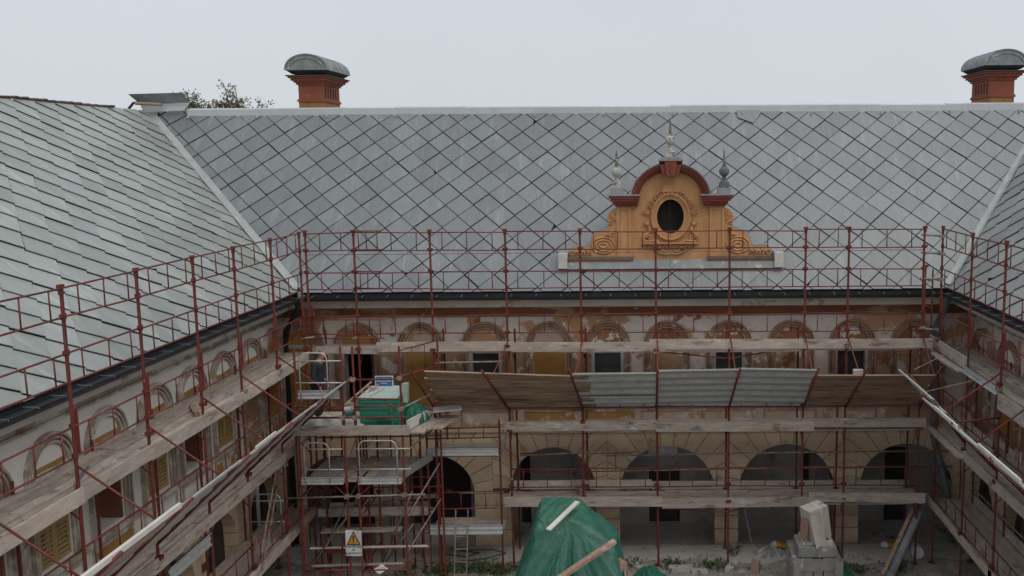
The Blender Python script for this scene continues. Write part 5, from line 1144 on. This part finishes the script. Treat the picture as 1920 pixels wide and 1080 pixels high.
# ---------------------------------------------------------------- small things on the ground and the decks
lp = thing('leaning_pipe', (5.9, 21.1, 0), 'grey plastic pipe leaning from the ground up to the lower deck', 'pipe')
MB().tube((5.96, 21.12, .10), (7.18, 22.45, 1.55), .10, 14).build('barrel', 'pvc', lp, smooth=True); MB().tube((5.90, 21.05, .03), (6.02, 21.19, .16), .115, 14).build('socket', 'pvc', lp, smooth=True)
tag(MB().beam((5.80, 21.25, .05), (7.0, 22.55, 1.5), .10, .03).build('timber_lath', 'wood_under'), 'dark lath leaning alongside the grey pipe', 'board')
tag(smooth_auto(MB().path([(6.95, 22.25, .17), (6.98, 22.42, .17), (7.02, 22.62, .16)], [.16, .165, .13], 14).build('tipped_bucket', 'bucket_white')), 'white bucket tipped on its side by the leaning grey pipe', 'bucket')
def bag(x, y, z, lab, seed):
    t = thing('cement_bag', (x, y, z), lab, 'bag', 'cement bags in the arcade'); rg = random.Random(seed)
    def f(u, v):
        a = u*2*math.pi; w_ = math.sin(math.pi*min(.97, max(.03, v)))**.35; return (x-.26+.52*v, y+.15*w_*math.cos(a), z+.10*w_*(1+math.sin(a))*(.9+.2*math.sin(5*v+seed)))
    MB().grid(f, 16, 14).build('sack', 'yellow_plastic', t, smooth=True)
    def f2(u, v):
        a = u*2*math.pi; vv = v*.3; w_ = math.sin(math.pi*max(.03, vv))**.35*1.03; return (x-.265+.52*vv, y+.15*w_*math.cos(a), z-.002+.10*w_*(1+math.sin(a))*(.9+.2*math.sin(5*vv+seed)))
    MB().grid(f2, 16, 6).build('white_end', 'bucket_white', t, smooth=True)
bag(3.55, 22.95, .02, 'yellow and white cement bag behind the stone pallet', 1); bag(6.45, 22.95, .02, 'yellow and white cement bag behind the leaning pipe', 2)
def heap(name, cx, cy, z, rx, ry, h, m, lab, cat, seed):
    rg = random.Random(seed); ph = [rg.uniform(0, 6) for _ in range(4)]
    def f(u, v):
        a = u*2*math.pi; r = v*(1+.15*math.sin(3*a+ph[0])+.1*math.sin(7*a+ph[1])); return (cx+rx*r*math.cos(a), cy+ry*r*math.sin(a), z+h*(1-v*v)*(1+.3*math.sin(5*a+ph[2])+.25*math.sin(11*a+9*v+ph[3]))*(1 if v < 1 else 0))
    tag(MB().grid(f, 40, 10).build(name, m), lab, cat)
heap('plastic_heap', 3.2, 22.6, .015, .42, .25, .16, 'stone_wrap', 'heap of crumpled clear plastic on the paving beside the stone pallet', 'plastic', 4)
heap('debris_bag', 4.85, 21.3, .01, .28, .25, .25, 'netting', 'green and blue rubbish sheet on the ground right beside the stone pallet', 'rubbish', 5)
cs = thing('cable_spool', (-1.61, 22.7, 1.61), 'wooden cable spool standing on the lowest plank deck', 'spool')
MB().lathe((-1.61, 22.62, 1.61), [(.17, 0), (.17, .03)], 18).build('flange', 'wood', cs); MB().lathe((-1.61, 22.62, 1.61), [(.10, .03), (.10, .33)], 14).build('drum', 'wood_red', cs, smooth=False); fo = MB().lathe((-1.61, 22.62, 1.61), [(.19, .331), (.19, .365), (.03, .366), (.03, .34)], 18).build('flange', 'wood', cs)
hc = MB().path([(2.42+.24*math.cos(a*.35)*(1+.004*a), 22.42+.16*math.sin(a*.35), 3.545+.004*a) for a in range(40)], .013, 6).build('hose_coil', 'steel_white', smooth=True); tag(hc, 'white hose coil lying on the middle plank deck', 'hose')
tag(MB().tube((-3.05, 22.4, 3.545), (-1.9, 22.42, 3.545), .016, 6).build('steel_rod', 'steel_white'), 'thin white rod lying on the middle plank deck', 'rod')
tag(MB().tube((-5.05, 21.9, 5.28), (-3.45, 21.9, 5.30), .022, 8).build('clamped_tube', 'pipe_dirty'), 'pale horizontal tube clamped across the posts above the board canopy', 'tube')
tag(MB().box(4.86, 5.08, 20.72, 20.82, 5.16, 5.31).build('wood_block', 'wood'), 'short block of wood on the edge of the board canopy', 'block')
wr = thing('bracket_bar', (-8.5, 13.1, 5.43), 'red and blue painted bracket bar lying on the top deck by the shuttered wing', 'bar')
MB().tube((-8.32, 12.95, 5.455), (-8.55, 13.35, 5.455), .022, 6).build('red_end', 'red_paint', wr); MB().tube((-8.555, 13.36, 5.455), (-8.75, 13.95, 5.455), .026, 6).build('blue_end', 'pipe_blue', wr)
tag(MB().beam((-8.45, 16.9, 5.45), (-8.85, 17.5, 5.45), .10, .05).build('dark_offcut', 'wood_under'), 'dark timber offcut lying on the top deck further along from the bracket bar', 'offcut')
cl = thing('cable_hank', (6.05, 23.2, 1.2), 'black cable hank hanging on the dark stone pier', 'cable')
for k in range(3): MB().path([(6.05+.09*math.cos(a*.4)+.01*k, 23.42, 1.3+.22*math.sin(a*.4)-.02*k) for a in range(17)], .011, 5).build('loop', 'black_rubber', cl)
tag(MB().path([(-5.2, 22.7, .03), (-4.6, 22.5, .04), (-4.3, 22.75, .03), (-4.9, 22.9, .04), (-4.0, 22.95, .03), (-3.6, 22.7, .04), (-4.2, 22.35, .03), (-5.0, 22.2, .03)], .012, 5).build('black_cable', 'black_rubber'), 'black cable looped on the paving below the ladder platform', 'cable')
tag(MB().beam((2.85, 23.3, .02), (2.66, 23.42, 1.0), .03, .03).build('leaning_stick', 'wood'), 'thin stick leaning in the arcade against the pale pier', 'stick')
# pieces of masonry lying about, rubble and weeds
for k, (x, y, w_, h) in enumerate(((.9, 21.75, .3, .09), (2.2, 21.85, .28, .1), (-.2, 21.9, .2, .08), (1.35, 21.6, .2, .07), (2.75, 21.6, .10, .28))):
    mb = MB(lambda p, x=x, y=y, k=k: Matrix.Translation((x, y, .0)) @ Matrix.Rotation(k*1.1, 4, 'Z') @ Vector(p)); mb.box(-w_, w_, -.1, .1, .0, h)
    tag(mb.build('masonry_block', 'paving' if k < 4 else 'wood_red'), ['pale broken block on the earth beside the flat green tarpaulin', 'pale broken block beside the stone pallet', 'small pale block right next to the flat green tarpaulin', 'flat pale stone on bare earth between the tarpaulin and the stone pallet', 'short brown post stub in the earth next to the stone pallet'][k], 'block')
rg = random.Random(11); rb = MB()
for k in range(2600):
    x = rg.uniform(-9, 8); y = rg.uniform(20.3, 22.6) if rg.random() < .8 else rg.uniform(22.4, 23.2); s = rg.choice((.012, .018, .025, .04))*rg.uniform(.6, 1.4)
    c = Vector((x, y, s*.4)); n = rb._a([c+Vector((rg.uniform(.6, 1)*dx*s, rg.uniform(.6, 1)*dy*s, rg.uniform(.5, .9)*dz*s)) for dx, dy, dz in ((1, 0, 0), (0, 1, 0), (-1, 0, 0), (0, -1, 0), (0, 0, 1))]); rb.f += [(n, n+1, n+4), (n+1, n+2, n+4), (n+2, n+3, n+4), (n+3, n, n+4)]
for k in range(900):    # mortar crumbs dropped on the decks
    dk = rg.choice(((1.615, -3.4, 6.9, 22.05, 22.95), (3.535, -3.4, 6.9, 22.05, 22.95), (5.55, -6, 7, 22.05, 22.95), (5.435, -9.2, -8.35, 10, 22), (5.455, 7.35, 8.2, 15, 22)))
    x = rg.uniform(dk[1], dk[2]); y = rg.uniform(dk[3], dk[4]); s = rg.choice((.010, .015, .02, .035))*rg.uniform(.6, 1.3); c = Vector((x, y, dk[0]+s*.3))
    n = rb._a([c+Vector((rg.uniform(.6, 1)*dx*s, rg.uniform(.6, 1)*dy*s, rg.uniform(.5, .9)*dz*s)) for dx, dy, dz in ((1, 0, 0), (0, 1, 0), (-1, 0, 0), (0, -1, 0), (0, 0, 1))]); rb.f += [(n, n+1, n+4), (n+1, n+2, n+4), (n+2, n+3, n+4), (n+3, n, n+4)]
tag(rb.build('rubble', 'rubble', recalc=False), 'small stones, mortar crumbs and rubble strewn over courtyard earth and decks', 'rubble', kind='stuff')
wd = MB()
for cx, cy, sp, num in ((-5.0, 21.7, .35, 320), (-4.2, 21.85, .5, 420), (-3.6, 21.7, .4, 300), (-5.9, 21.6, .3, 120), (-2.7, 21.9, .3, 140), (1.7, 21.9, .35, 160), (.7, 21.95, .25, 110), (5.3, 21.6, .3, 90), (6.3, 21.8, .3, 90), (2.3, 22.8, .2, 60), (-.3, 22.0, .2, 70)):
    for k in range(num):
        x = rg.gauss(cx, sp*.6); y = rg.gauss(cy, .16); h = rg.uniform(.03, .15); a = rg.uniform(0, 6.28); d = Vector((math.cos(a), math.sin(a), 0)); s_ = Vector((-d.y, d.x, 0))*rg.uniform(.012, .03); p = Vector((x, y, .01))
        n = wd._a([p-s_*.3, p+d*h*.5+Vector((0, 0, h*.7))-s_, p+d*h+Vector((0, 0, h*.8)), p+d*h*.5+Vector((0, 0, h*.7))+s_]); wd.f.append((n, n+1, n+2, n+3))
tag(wd.build('weeds', 'leaf', recalc=False), 'low green weeds along the edge of the paving', 'weeds', kind='stuff')
